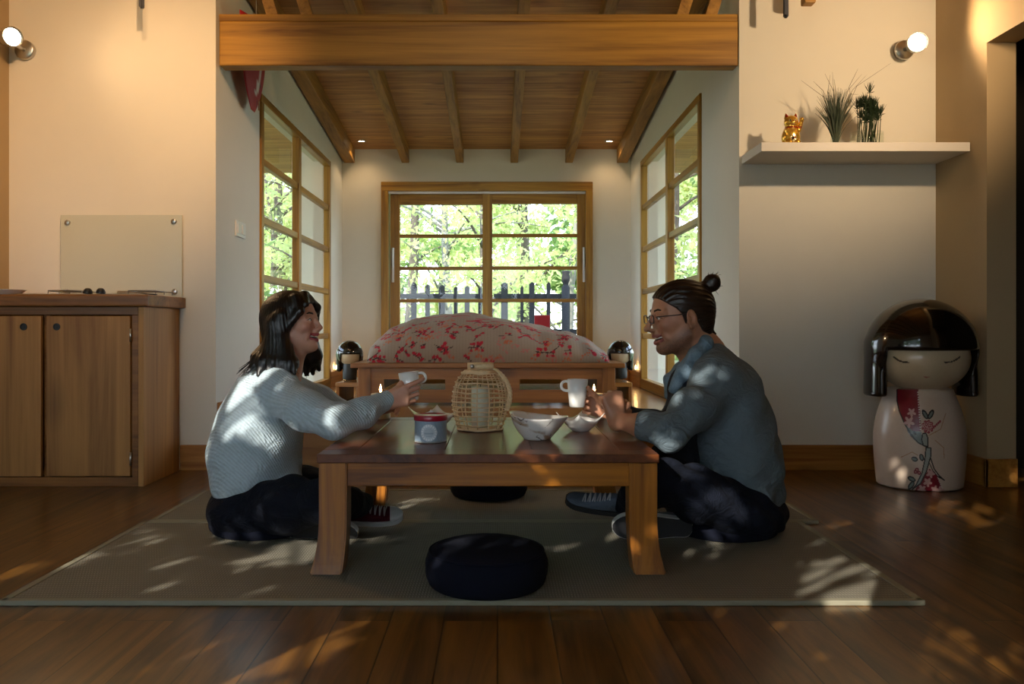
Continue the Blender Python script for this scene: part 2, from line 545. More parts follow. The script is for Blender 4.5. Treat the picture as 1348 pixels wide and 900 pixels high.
# ------------------------------------------------------------------ beam, top plate and rafters
bm = BM(); box(bm, XL + .014, XR - .002, 4.318, 4.41, 2.088, 2.318, .006, 2)
t = struct(obj('trim_1', bm, M['beam']))
bm = BM(); box(bm, XL + .012, XR - .002, 4.322, 4.41, 2.319, 2.355, .003)
struct(obj('trim_2', bm, M['beam']))
def rafter(n, x, w=.075):
    bm = BM()
    prism(bm, [(-1.2, zc(-1.2) - .13), (YB, zc(YB) - .13), (YB, zc(YB) + .01), (-1.2, zc(-1.2) + .01)], 0, x - w / 2, x + w / 2)
    bmesh.ops.bevel(bm, geom=[e for e in bm.edges], offset=.004, segments=1, affect='EDGES')
    return struct(obj('trim_%d' % n, bm, M['rafter']))
for i, x in enumerate((-1.385, -.862, -.352, .156, .668, 1.165)):
    rafter(3 + i, x, .10 if i in (0, 5) else .07)
# struts between plate and roof at both ends of the beam
for i, (x, dx) in enumerate(((-1.20, -.12), (-1.02, -.12), (.93, .12), (1.08, .12))):
    bm = BM(); prism(bm, [(x, 2.353), (x + .06, 2.353), (x + .06 + dx, 2.74), (x + dx, 2.74)], 1, 4.34, 4.40)
    struct(obj('trim_%d' % (9 + i), bm, M['rafter']))

# ------------------------------------------------------------------ skirting boards
def skirt(n, *boxes):
    bm = BM()
    for b in boxes: box(bm, *b, .003)
    return struct(obj('baseboard_' + n, bm, M['skirt_x'] if 'side' not in n else M['skirt_y']))
skirt('left', (-1.634, XL, YM - .016, YM, 0, .13))
skirt('right', (XR, EX, YM - .016, YM, 0, .13))
skirt('east_side', (EX - .016, EX, DY - .016, YM, 0, .13), (EX - .016, EX + .135, DY - .016, DY, 0, .13))
skirt('step', (XL, XR, YM - .012, YM + .004, 0, AF - .001))
skirt('alcove_left_side', (XL, XL + .016, YM + .02, WY0, AF, AF + .136), (XL, XL + .016, WY1, YB, AF, AF + .136))
skirt('alcove_right_side', (XR - .016, XR, YM + .02, WY0, AF, AF + .136), (XR - .016, XR, WY1, YB, AF, AF + .136))
skirt('back', (XL, DX0, YB - .016, YB, AF, AF + .136), (DX1, XR, YB - .016, YB, AF, AF + .136))

# ------------------------------------------------------------------ windows
def part(name, parent, mat, *boxes, bev=.003):
    bm = BM()
    for b in boxes: box(bm, *b, bev, 1)
    return obj(name, bm, M[mat], parent)
def pane(parent, x0, x1, y0, y1, z0, z1):
    """one sheet of glass, 0 thick in the short direction"""
    if y1 - y0 < x1 - x0: v = [(x0, (y0 + y1) / 2, z0), (x1, (y0 + y1) / 2, z0), (x1, (y0 + y1) / 2, z1), (x0, (y0 + y1) / 2, z1)]
    else: v = [((x0 + x1) / 2, y0, z0), ((x0 + x1) / 2, y1, z0), ((x0 + x1) / 2, y1, z1), ((x0 + x1) / 2, y0, z1)]
    return pyobj('pane', v, [(0, 1, 2, 3)], M['glass'], parent)
# sliding door at the back
w1 = thing('window_1', (-.1, YB, AF), 'timber sliding garden window with eight panes behind the bed', 'window'); struct(w1)
fy0, fy1 = YB - .03, YB + .14
fr = part('frame', w1, 'frame_x', (DX0, DX1, fy0, fy1, DZ1 - .085, DZ1))
part('frame', w1, 'frame_z', (DX0, DX0 + .065, fy0, fy1, AF, DZ1 - .085)); part('frame', w1, 'frame_z', (DX1 - .065, DX1, fy0, fy1, AF, DZ1 - .085))
part('sill', w1, 'frame_x', (DX0 + .065, DX1 - .065, fy0, fy1, AF, AF + .04))
part('track', w1, 'white_plastic', (DX0 + .065, DX1 - .065, YB + .0, YB + .02, DZ1 - .107, DZ1 - .086), bev=.001)
def px(x): return (x - VX) / 140.7
def pz(y): return CH - (y - VY) / 140.7
def sash(x0, x1, l, r, yy):
    s = part('sash', w1, 'frame_z', (px(x0), px(l), yy, yy + .05, AF + .04, pz(253.5)), (px(r), px(x1), yy, yy + .05, AF + .04, pz(253.5)))
    part('rail', s, 'frame_x', (px(l), px(r), yy, yy + .05, pz(267.5), pz(253.5)), (px(l), px(r), yy, yy + .05, AF + .04, AF + .15))
    ys = [(307, 311.5), (350, 354.5), (393, 397.5)]
    for a, b in ys: part('muntin', s, 'frame_x', (px(l), px(r), yy + .008, yy + .042, pz(b), pz(a)))
    tops = [267.5] + [b for a, b in ys]; bots = [a for a, b in ys]
    for tp, bt in zip(tops, bots + [None]):
        pane(s, px(l), px(r), yy + .024, yy + .026, AF + .15 if bt is None else pz(bt), pz(tp))
    return s
sl = sash(512, 646, 525, 636, YB + .075)
sr = sash(635, 775, 648, 760, YB + .022)
for s, cx, yy in ((sl, 516, YB + .075), (sr, 769, YB + .022)):
    x = px(cx)
    h = part('handle', s, 'white_plastic', (x - .012, x + .012, yy - .012, yy, pz(371), pz(325)), bev=.003)
    part('lever', h, 'metal', (x - .007, x + .007, yy - .03, yy - .012, pz(352), pz(326)), bev=.003)
# side windows: a grid of two panes by five
def side_window(name, x, s, label):
    """x wall face, s outward direction"""
    w = thing(name, (x, (WY0 + WY1) / 2, WZ0), label, 'window'); struct(w)
    xa, xb = sorted((x - s * .014, x + s * .040))
    m = 6.10
    part('frame', w, 'frame_y', (xa, xb, WY0, WY1, WZ1 - .05, WZ1), (xa, xb, WY0, WY1, WZ0 - .03, WZ0 + .05))
    part('frame', w, 'frame_z', (xa, xb, WY0, WY0 + .055, WZ0 + .05, WZ1 - .05), (xa, xb, WY1 - .055, WY1, WZ0 + .05, WZ1 - .05))
    part('mullion', w, 'frame_z', (xa, xb, m - .035, m + .035, WZ0 + .05, WZ1 - .05))
    ra, rb = sorted((x - s * .004, x + s * .034))
    zs = [1.76, 1.40, 1.04, .66]
    for a, b in ((WY0 + .055, m - .035), (m + .035, WY1 - .055)):
        edges = [WZ1 - .05]
        for z in zs:
            part('muntin', w, 'frame_y', (ra, rb, a, b, z - .022, z + .022)); edges += [z + .022, z - .022]
        edges.append(WZ0 + .05)
        for q in range(0, len(edges), 2): pane(w, x + s * .017, x + s * .019, a, b, edges[q + 1], edges[q])
    return w
side_window('window_2', XL, -1, 'tall timber window in the left wall of the bed alcove')
side_window('window_3', XR, 1, 'tall timber window in the right wall of the bed alcove')
# garden window behind the camera
w4 = thing('window_4', (-1.5, -1.26, FZ0), 'wide timber window in the front wall', 'window'); struct(w4)
part('frame', w4, 'frame_x', (FX0, FX1, -1.31, -1.21, FZ0, FZ0 + .06), (FX0, FX1, -1.31, -1.21, FZ1 - .06, FZ1))
for x in (FX0, -2.3, -.9, FX1 - .06): part('mullion', w4, 'frame_z', (x, x + .06, -1.31, -1.21, FZ0 + .06, FZ1 - .06))
for a, b in ((FX0 + .06, -2.3), (-2.24, -.9), (-.84, FX1 - .06)): pane(w4, a, b, -1.261, -1.259, FZ0 + .06, FZ1 - .06)

# ------------------------------------------------------------------ recessed lamps, wall spots, switch
def downlight(px_, py_, Y, label):
    p = P(px_, py_, Y); z = zc(p.y)
    t = thing('recessed_downlight', (p.x, p.y, z), label, 'ceiling light', 'recessed downlights in the alcove ceiling')
    bm = BM(); lathe(bm, [(.028, -.004), (.042, -.004), (.044, 0), (.044, .012), (.028, .012), (.028, -.004)], (p.x, p.y, z), 28); obj('trim_ring', bm, M['metal'], t, True)
    bm = BM(); lathe(bm, [(0, -.001), (.029, -.001), (.029, .008), (0, .008)], (p.x, p.y, z), 24); obj('lens', bm, emit('downlight_glow', (1, .78, .5), 25), t)
    return p.x, p.y, z
DL = [downlight(476, 186, 7.6, 'small recessed spotlight glowing in the boarded ceiling above the left bedside'),
      downlight(802, 188, 7.6, 'small recessed spotlight glowing in the boarded ceiling above the right bedside')]
M['lens'] = emit('spot_glow', (1, .84, .62), 22)
def turned(bm, prof, c, ax, n=28):
    n0 = len(bm.verts)
    lathe(bm, prof, (0, 0, 0), n)
    q = Vector((0, 0, 1)).rotation_difference(Vector(ax).normalized())
    bm.verts.ensure_lookup_table()
    for v in list(bm.verts)[n0:]: v.co = q @ v.co + Vector(c)
    return bm
def wall_spot(base, n, head, aim, label):
    """base point on a wall with normal n; head centre; aim = direction the lamp faces"""
    base, n, head, aim = Vector(base), Vector(n).normalized(), Vector(head), Vector(aim).normalized()
    t = thing('wall_spotlight', base, label, 'spotlight')
    bm = BM(); tube(bm, [base, base + n * .02, base + n * .026], [.05, .05, .044], 28); obj('base', bm, M['metal'], t, True)
    j = head - aim * .045
    bm = BM(); tube(bm, bez(base + n * .024, base + n * .07, j, 8), .011, 12); obj('arm', bm, M['metal'], t, True)
    bm = BM(); turned(bm, [(0, -.078), (.012, -.075), (.03, -.07), (.043, -.03), (.05, .03), (.05, .034), (.044, .034), (.042, .02), (0, .02)], head, aim); h = obj('lamp_head', bm, M['metal'], t, True)
    bm = BM(); tube(bm, [head + aim * .021, head + aim * .024], [.042, .042], 28); obj('lens', bm, M['lens'], h)
    return head + aim * .05
HL = wall_spot((-2.43, YM, 2.16), (0, -1, 0), P(13, 49, 4.17), (.80, -.62, -.15), 'round wall spotlight glowing at the top left above the worktop')
HR = wall_spot((2.09, YM, 2.16), (0, -1, 0), P(1206, 57, 4.17), (-.25, -.95, -.15), 'round wall spotlight glowing on the right wall above the shelf')
bx_sw = thing('light_switch', (XL, 4.70, 1.285), 'white double light switch beside the left alcove window', 'switch')
bm = BM(); box(bm, XL, XL + .010, 4.62, 4.79, 1.24, 1.33, .003); obj('plate', bm, M['white_plastic'], bx_sw)
for y in (4.665, 4.745):
    bm = BM(); box(bm, XL + .009, XL + .016, y - .027, y + .027, 1.258, 1.312, .002); obj('rocker', bm, M['white_plastic'], bx_sw)

# ------------------------------------------------------------------ kitchen unit on the left
cab = thing('kitchen_cabinet', (-2.08, 4.08, 0), 'knotty pine base cabinet with two doors under the worktop', 'cabinet')
CX0, CX1, CY0, CY1, CZ = WX + .01, -1.635, 3.86, 4.292, .83
bm = BM()
box(bm, CX1 - .025, CX1, CY0, CY1, 0, CZ, .002); box(bm, CX0, CX0 + .02, CY0, CY1, 0, CZ, .002)
box(bm, CX0, CX1 - .025, CY0 + .03, CY1, .05, .07); box(bm, CX0, CX1 - .025, CY1 - .012, CY1, .07, CZ)
obj('body', bm, M['cab_z'], cab)
bm = BM(); box(bm, CX0, CX1 - .025, CY0, CY0 + .03, CZ - .037, CZ, .002); box(bm, CX0, CX1 - .025, CY0, CY0 + .03, 0, .044, .002)
box(bm, CX1 - .055, CX1 - .025, CY0, CY0 + .03, .044, CZ - .037, .002); box(bm, -2.10, -2.075, CY0 + .012, CY0 + .03, .044, CZ - .037)
obj('face_frame', bm, M['cab_x'], cab)
for (a, b, kx, hx, dy) in ((-2.078, -1.692, -2.03, -1.69, .0), (-2.49, -2.098, -2.177, None, -.01)):
    bm = BM(); box(bm, a, b, CY0 - .012 + dy, CY0 + .01 + dy, .05, CZ - .042, .003); d = obj('door', bm, M['cab_z'], cab)
    bm = BM(); lathe(bm, [(0, -.001), (.012, -.001), (.0135, -.003), (.0165, -.003), (.0165, .004)], (0, 0, 0), 24)
    bmesh.ops.rotate(bm, verts=bm.verts, cent=(0, 0, 0), matrix=Matrix.Rotation(-math.pi / 2, 3, 'X'))
    bmesh.ops.translate(bm, verts=bm.verts, vec=(kx, CY0 - .0115 + dy, CH)); obj('finger_hole_shade', bm, M['black'], d)  # nothing is cut: a flush black disc colours in the hole's shade
    if hx:
        for z in (.70, .13):
            bm = BM(); cyl(bm, (hx, CY0 - .013, z - .03), (hx, CY0 - .013, z + .03), .005, n=12); obj('hinge', bm, M['metal'], d, True)
bm = BM(); box(bm, WX + .005, -1.605, 3.832, YM - .004, CZ + .002, .887, .008, 3)
wt = obj('worktop', bm, M['cab_x']); tag(wt, 'thick brown wooden worktop lying on the base cabinet', 'worktop')
M['frost'] = plain('frosted_glass', (.60, .60, .48), .22, Specular_IOR_Level=.6)
sp = thing('splashback', (-1.93, YM, .9), 'pale green frosted glass splashback screwed to the wall above the worktop', 'splashback')
bx('glass_sheet', -2.243, -1.62, YM - .022, YM - .014, .889, 1.312, M['frost'], sp, .001)
for x, z in ((-2.205, 1.272), (-1.66, 1.278), (-1.655, .918), (-2.205, .918)):
    bm = BM(); cyl(bm, (x, YM - .001, z), (x, YM - .026, z), .008, n=16); tube(bm, [(x, YM - .022, z), (x, YM - .03, z), (x, YM - .033, z)], [.014, .014, .010], 20)
    obj('screw_cap', bm, M['metal'], sp, True)
hob = thing('gas_hob', (-2.0, 4.05, .887), 'flat gas hob with wire pan supports and two black knobs on the worktop', 'hob')
bm = BM(); box(bm, -2.25, -1.68, 3.90, 4.24, .887, .893, .003); obj('hob_plate', bm, M['metal'], hob)
for x in (-1.905, -1.845):
    bm = BM(); lathe(bm, [(0, .025), (.010, .024), (.018, .016), (.021, .006), (.021, 0)], (x, 3.885, .893), 20); obj('knob', bm, M['black'], hob, True)
for (xa, xb) in ((-2.13, -1.97), (-1.75, -1.58 - .04)):
    bm = BM()
    for y in (3.96, 4.06, 4.16): tube(bm, [(xa, y, .894), (xa, y, .910), (xb, y, .910), (xb, y, .894)], .0028, 6)
    tube(bm, [(xa, 3.96, .908), (xa, 4.16, .908)], .0028, 6); tube(bm, [(xb, 3.96, .908), (xb, 4.16, .908)], .0028, 6)
    obj('pan_support', bm, plain('wire', (.35, .34, .32), .35, .9), hob, True)
for x in (-2.05, -1.70):
    bm = BM(); lathe(bm, [(.045, 0), (.045, .003), (.03, .006), (0, .006)], (x, 4.06, .893), 24); obj('burner', bm, M['black'], hob, True)
bm = BM(); box(bm, -1.87, -1.73, 4.10, 4.13, .893, .915, .006); obj('back_rim', bm, plain('rim_tan', (.28, .22, .15), .4), hob)
bm = BM(); lathe(bm, [(0, 0), (.06, 0), (.075, .008), (.10, .026), (.104, .028), (.098, .028), (.07, .012), (0, .008)], (-2.37, 4.0, .887), 36)
o = obj('side_plate', bm, plain('white_china', (.75, .72, .66), .2), None, True); tag(o, 'white plate lying at the far left end of the worktop', 'plate')

# ------------------------------------------------------------------ hanging things under the roof
red = thing('paper_kite', (XL + .03, 4.72, 2.4), 'red curved paper kite with white markings hanging under the beam', 'kite')
v, f = [], []
nu, nv = 12, 24
for j in range(nv + 1):
    for i in range(nu + 1):
        u, w = i / nu, j / nv
        hw = .25 * (1 - .86 * w ** 2.6)
        v.append((XL + .035 + .10 * (1 - w) ** .6 * (1 - (2 * u - 1) ** 2) * .5 + .02 + .03 * (1 - w), 4.68 + hw * (2 * u - 1) + .09 * w, 2.42 - .45 * w))
for j in range(nv):
    for i in range(nu): f.append((j * (nu + 1) + i, j * (nu + 1) + i + 1, (j + 1) * (nu + 1) + i + 1, (j + 1) * (nu + 1) + i))
o = pyobj('sail', v, f, painted('kite_paper', .6).m, red, True)
def kite_fn(co):
    c = np.tile(np.array(lin('#a8121c')), (len(co), 1))
    y, z = co[:, 1] - 4.76, co[:, 2]
    m = (np.abs(y + .03 + .03 * np.sin(z * 14)) < .022) & (z < 2.33) & (z > 2.06)
    c[m] = (.75, .7, .65)
    m = (np.abs(y - .045 + .02 * np.sin(z * 22)) < .004)
    c[m] = (.02, .01, .01)
    return c
sub = o.modifiers.new('s', 'SOLIDIFY'); sub.thickness = .002
paint(o, kite_fn)
bm = BM(); tube(bm, [(XL + .09, 4.72, 2.42), (XL + .07, 4.84, 1.99)], .003, 6); obj('spar', bm, M['skirt_y'].copy(), red)
bm = BM(); tube(bm, [(XL + .09, 4.72, 2.41), (XL + .09, 4.72, zc(4.72) - .131)], .0015, 5); obj('string', bm, M['white_plastic'], red)
M['slate'] = plain('slate_cloth', (.06, .065, .08), .8)
for (x, y, lab) in ((187, 11, 'dark grey hanging tassel end above the splashback wall'), (1034, 23, 'grey frayed tassel hanging from the roof above the shelf')):
    p = P(x, y, 4.1)
    t = thing('hanging_tassel', (p.x, p.y, zc(4.1)), lab, 'tassel')
    bm = BM(); rr = random.Random(x)
    for k in range(16):
        a = rr.random() * 6.28; r = rr.random() ** .5 * .014
        tube(bm, [(p.x + r * math.cos(a) * .6, p.y + r * math.sin(a) * .6, p.z + .26), (p.x + r * math.cos(a), p.y + r * math.sin(a), p.z + rr.random() * .012)], [.006, .005], 6)
    obj('fringe', bm, M['slate'], t)
    bm = BM(); tube(bm, [(p.x, p.y, p.z + .25), (p.x, p.y, zc(4.1))], .004, 6); obj('cord', bm, M['slate'], t)
p = P(1064, 6, 4.12)
t = thing('wooden_pendant', (p.x, p.y, p.z), 'small brown wooden block hanging from the roof to the right of the grey tassel', 'pendant')
bm = BM(); box(bm, p.x - .028, p.x + .028, p.y - .03, p.y + .03, p.z, p.z + .22, .006); obj('block', bm, M['rafter'], t)
bm = BM(); tube(bm, [(p.x, p.y, p.z + .21), (p.x, p.y, zc(4.12))], .003, 6); obj('cord', bm, M['slate'], t)
# ================================================================== mats and cushions
def woven(name, ca, cb):
    t = NT(name)
    v = t.co()
    a = t.N('ShaderNodeTexWave', wave_type='BANDS', bands_direction='X'); a.inputs['Scale'].default_value = 38; a.inputs['Distortion'].default_value = .6
    b = t.N('ShaderNodeTexWave', wave_type='BANDS', bands_direction='Y'); b.inputs['Scale'].default_value = 16; b.inputs['Distortion'].default_value = .6
    t.L(v, a.inputs['Vector']); t.L(v, b.inputs['Vector'])
    h = t.math('MULTIPLY', a.outputs['Fac'], b.outputs['Fac'])
    n = t.noise(v, 3.0, 4.0)
    t.base(t.mix(t.math('ADD', t.math('MULTIPLY', h, .6), t.math('MULTIPLY', n, .4)), lin(ca), lin(cb)))
    t.set(Roughness=.75); t.bump(h, .5, .003)
    return t.m
M['tatami'] = woven('tatami_weave', '#6a6557', '#989282')
M['hem'] = plain('mat_border', lin('#8d8873'), .8)
def mat(label, x0, x1, y0, y1):
    t = thing('floor_mat', ((x0 + x1) / 2, (y0 + y1) / 2, 0), label, 'mat', 'woven mats on the floor')
    bx('weave', x0, x1, y0, y1, .001, .012, M['tatami'], t, .003)
    for a in ((x0, x1, y0 - .003, y0 + .02), (x0, x1, y1 - .02, y1 + .003), (x0 - .003, x0 + .02, y0, y1), (x1 - .02, x1 + .003, y0, y1)):
        bx('border', *a, 0, .0145, M['hem'], t, .003)
mat('large beige woven mat lying nearest, under the front legs of the low table', -1.318, 1.131, 2.212, 3.118)
mat('beige woven mat lying behind the nearest one, towards the bed', -1.30, 1.20, 3.128, 3.72)

M['navy'] = plain('navy_cotton', (.0045, .006, .014), .95, mottle=.25, nscale=60, bump=.15, Specular_IOR_Level=.2)
def cushion(x, y, r, h, label, tilt=0.0):
    t = thing('floor_cushion', (x, y, .012), label, 'cushion', 'round navy floor cushions')
    prof = [(0, .0), (r * .86, .0)] + [(r * (.86 + .14 * math.sin(a)), h * .42 * (1 - math.cos(a))) for a in [math.pi / 14 * k for k in range(1, 7)]]
    prof += [(r, h * .5), (r * .995, h * .62), (r * .96, h * .78), (r * .90, h * .90), (r * .8, h * .965), (r * .5, h * 1.0), (0, h * .99)]
    bm = BM(); lathe(bm, prof, (x, y, .014), 72, wob=lambda a, z: 1 + .008 * math.sin(a * 18 + z * 30) * (1 if z > h * .1 else 0))
    obj('cover', bm, M['navy'], t, True)
    bm = BM()
    for z in (h * .10, h * .86): tube(bm, [(x + r * (.93 if z > h / 2 else .93) * math.cos(k * math.pi / 24), y + r * .93 * math.sin(k * math.pi / 24), .014 + z) for k in range(48)], .004, 6, closed=True)
    obj('piping', bm, M['navy'], t, True)
    return t
cushion(-.031, 2.358, .172, .112, 'round navy floor cushion lying alone on the front mat, nearest of the cushions')
cushion(-.038, 3.61, .165, .075, 'round navy floor cushion half hidden behind the low table')
cushion(-.835, 2.995, .19, .07, 'round navy floor cushion under the woman in the pale jumper')
cushion(.805, 2.97, .19, .07, 'round navy floor cushion under the man with glasses')

# ================================================================== low table
TX0, TX1, TY0, TY1, TZ = -.529, .473, 2.444, 3.45, .365
tb = thing('low_table', (-.03, 2.95, .0145), 'low square wooden table with flared legs between the two people', 'table')
bm = BM()
for k in range(3):
    a = TX0 + .105 + (TX1 - TX0 - .21) * k / 3; b = TX0 + .105 + (TX1 - TX0 - .21) * (k + 1) / 3
    box(bm, a + .0006, b - .0006, TY0 + .10, TY1 - .10, TZ - .024, TZ - .0005, .0012, 1)
obj('tabletop', bm, M['table_top'], tb)
bm = BM()
box(bm, TX0, TX1, TY0, TY0 + .10, TZ - .026, TZ, .003); box(bm, TX0, TX1, TY1 - .10, TY1, TZ - .026, TZ, .003)
box(bm, TX0, TX0 + .105, TY0 + .10, TY1 - .10, TZ - .026, TZ, .003); box(bm, TX1 - .105, TX1, TY0 + .10, TY1 - .10, TZ - .026, TZ, .003)
obj('tabletop_border', bm, M['table_top'], tb)
bm = BM(); box(bm, TX0 + .085, TX1 - .085, TY0 + .018, TY0 + .045, TZ - .097, TZ - .026, .003); obj('apron', bm, M['table_x'], tb)
bm = BM(); box(bm, TX0 + .085, TX1 - .085, TY1 - .045, TY1 - .018, TZ - .097, TZ - .026, .003); obj('apron', bm, M['table_x'], tb)
for xs in (TX0 + .018, TX1 - .045):
    bm = BM(); box(bm, xs, xs + .027, TY0 + .085, TY1 - .085, TZ - .097, TZ - .026, .003); obj('apron', bm, M['table_x'], tb)
for sx in (-1, 1):
    for sy in (-1, 1):
        bm = BM(); rings = []
        ox = TX0 + .004 if sx < 0 else TX1 - .004; oy = TY0 + .006 if sy < 0 else TY1 - .006
        for t_ in [i / 12 for i in range(13)]:
            z = .0145 + (TZ - .0275 - .0145) * t_
            fl = .024 * max(0, 1 - t_ / .5) ** 2.2
            th = .082 + .012 * max(0, 1 - t_ / .4) ** 2
            xo = ox + sx * fl; xi = xo - sx * th; yo = oy + sy * fl * .6; yi = yo - sy * th
            rings.append([bm.verts.new(c + (z,)) for c in ((xo, yo), (xi, yo), (xi, yi), (xo, yi))])
        for A, B in zip(rings, rings[1:]):
            for k in range(4): bm.faces.new((A[k], A[(k + 1) % 4], B[(k + 1) % 4], B[k]))
        bm.faces.new(rings[0]); bm.faces.new(rings[-1])
        bmesh.ops.recalc_face_normals(bm, faces=bm.faces)
        corner = [e for e in bm.edges if abs(e.verts[0].co.z - e.verts[1].co.z) > 1e-4 or abs(e.verts[0].co.z - .0145) < 1e-4]
        bmesh.ops.bevel(bm, geom=corner, offset=.004, segments=2, affect='EDGES')
        obj('leg', bm, M['table_z'], tb)

# ================================================================== things on the table
M['china'] = plain('white_porcelain', (.80, .79, .76), .12, Coat_Weight=.4)
M['cane'] = plain('pale_cane', lin('#e3c79c'), .5, mottle=.25, nscale=80)
M['wax'] = plain('candle_wax', (.85, .80, .70), .45, Subsurface_Weight=.35, Subsurface_Radius=(.02, .012, .006))
M['flame'] = emit('flame', (1, .62, .22), 28)
def pillar_candle(name, x, y, z, r, h, label, group=None, flame=True):
    t = thing(name, (x, y, z), label, 'candle', group)
    bm = BM(); lathe(bm, [(0, 0), (r * .97, 0), (r, .004), (r, h - .004), (r * .95, h), (r * .7, h - .003), (r * .25, h - .008), (0, h - .009)], (x, y, z), 36); obj('wax', bm, M['wax'], t, True)
    bm = BM(); tube(bm, [(x, y, z + h - .01), (x + .001, y, z + h + .008)], .0014, 6); w = obj('wick', bm, M['black'], t)
    if flame:
        bm = BM(); lathe(bm, [(0, 0), (.0045, .006), (.0055, .012), (.004, .021), (.0016, .03), (0, .036)], (x, y, z + h + .003), 14); obj('flame', bm, M['flame'], t, True)
    return t
for x, y, lab in (((501 - VX) * 3.40 / F, 3.40, 'lit white pillar candle at the back corner of the table behind the woman’s wrist'.replace('’', "'")), ((782 - VX) * 3.40 / F, 3.40, "lit white pillar candle at the back corner of the table behind the man's mug")):
    pillar_candle('pillar_candle', x, y, TZ, .040, .102, lab, 'lit pillar candles on the table')

# rattan lantern
LX, LY = (632 - VX) * 3.03 / F, 3.03
lan = thing('rattan_lantern', (LX, LY, TZ), 'round pale cane lantern with a rope handle in the middle of the table', 'lantern')
def lr(z):      # outline of the lantern
    t = z / .212
    return .072 + .031 * math.sin(math.pi * min(1, max(0, t)) ** .95) ** .75 + (.004 if t < .1 else 0) - .012 * max(0, t - .8) / .2
nring = 13
for k in range(nring):
    z = .006 + .200 * k / (nring - 1); r = lr(z)
    bm = BM(); tube(bm, [(LX + r * math.cos(a), LY + r * math.sin(a), TZ + z + .0012 * math.sin(5 * a + k)) for a in [2 * math.pi * i / 48 for i in range(48)]], 0.0023 if 0 < k < nring - 1 else .004, 6, closed=True)
    obj('cane_hoop', bm, M['cane'], lan, True)
for k in range(14):
    a = 2 * math.pi * (k + .3) / 14
    bm = BM(); tube(bm, [(LX + (lr(z) - .004) * math.cos(a), LY + (lr(z) - .004) * math.sin(a), TZ + z) for z in [.204 * i / 12 + .003 for i in range(13)]], .0024, 6)
    obj('cane_rib', bm, M['cane'], lan, True)
bm = BM(); lathe(bm, [(0, 0), (.070, 0), (.074, .004), (.070, .010), (0, .010)], (LX, LY, TZ + .0005), 40); obj('base', bm, M['cane'], lan, True)
bm = BM(); lathe(bm, [(.044, 0), (.062, 0), (.064, .006), (.058, .014), (.046, .017), (.042, .012), (.044, 0)], (LX, LY, TZ + .203), 40); obj('top_ring', bm, M['cane'], lan, True)
bm = BM(); lathe(bm, [(.041, 0), (.043, 0), (.043, .165), (.041, .165), (.041, 0)], (LX, LY, TZ + .012), 36); obj('glass_chimney', bm, M['vase_glass'], lan, True)
bm = BM(); cyl(bm, (LX - .045, LY - .02, TZ + .231), (LX + .048, LY - .012, TZ + .231), .0135, n=20)
hd = obj('dowel', bm, M['cane'], lan, True)
bm = BM(); cyl(bm, (LX - .028, LY - .031, TZ + .231), (LX - .028, LY - .036, TZ + .231), .008, n=16); obj('stud', bm, M['metal'], hd, True)
pts = bez((LX + .045, LY - .012, TZ + .225), (LX + .135, LY - .03, TZ + .17), (LX + .096, LY - .05, TZ + .075), 30)
bm = BM()
for ph in (0, 2.09, 4.19):
    tube(bm, [p + Vector((.0045 * math.cos(ph + i * .9), .0045 * math.sin(ph + i * .9), 0)) for i, p in enumerate(pts)], .0052, 7)
obj('rope_handle', bm, M['cane'], lan, True)
bm = BM(); cyl(bm, (LX + .034, LY - .015, TZ + .236), (LX + .062, LY - .02, TZ + .205), .003, n=8); obj('hook', bm, M['metal'], lan, True)
pillar_candle('pillar_candle', LX, LY, TZ + .012, .031, .145, 'unlit white pillar candle standing inside the cane lantern', None, False)

# tin with a red lid
TNX, TNY = (567 - VX) * 2.72 / F, 2.72
tin = thing('biscuit_tin', (TNX, TNY, TZ), 'pale blue round tin with a red lid at the front of the table', 'tin')
NS = 220
bm = BM(); lathe(bm, [(0, 0), (.0515, 0), (.0525, .0015), (.0525, .004)] + [(.052, .004 + .066 * i / 40) for i in range(41)] + [(.050, .072)], (TNX, TNY, TZ + .0005), NS)
body = obj('can', bm, painted('tin_print', .3).m, tin, True)
def tin_fn(co):
    c = np.tile(np.array(lin('#8fa3b4')), (len(co), 1))
    a = np.arctan2(co[:, 0] - TNX, -(co[:, 1] - TNY)); z = co[:, 2] - TZ
    x = a * .052; zz = z - .034
    d = np.sqrt((x + .002) ** 2 + (zz * 1.0) ** 2)
    c[d < .0275] = lin('#c2ccd4')
    tt = np.abs(np.sin(np.arctan2(zz, x + .002) * 9))
    c[(d > .019) & (d < .0262) & (tt > .55)] = lin('#e8edf0')
    c[(d < .015) & (np.abs(np.sin(zz * 700)) > .75)] = lin('#8795a3')
    c[(z < .005)] = lin('#9b9b96')
    c[(d > .0275) & (np.abs(np.sin(a * 14 + z * 120)) < .12)] = lin('#75899b')
    return c
paint(body, tin_fn)
bm = BM(); lathe(bm, [(.0505, .071), (.054, .070), (.0545, .072), (.0545, .084), (.0525, .0875), (.047, .0885), (.046, .087), (0, .0872)], (TNX, TNY, TZ + .0005), 72)
obj('lid', bm, plain('red_lid', lin('#a30a2c'), .3, Coat_Weight=.3), tin, True)

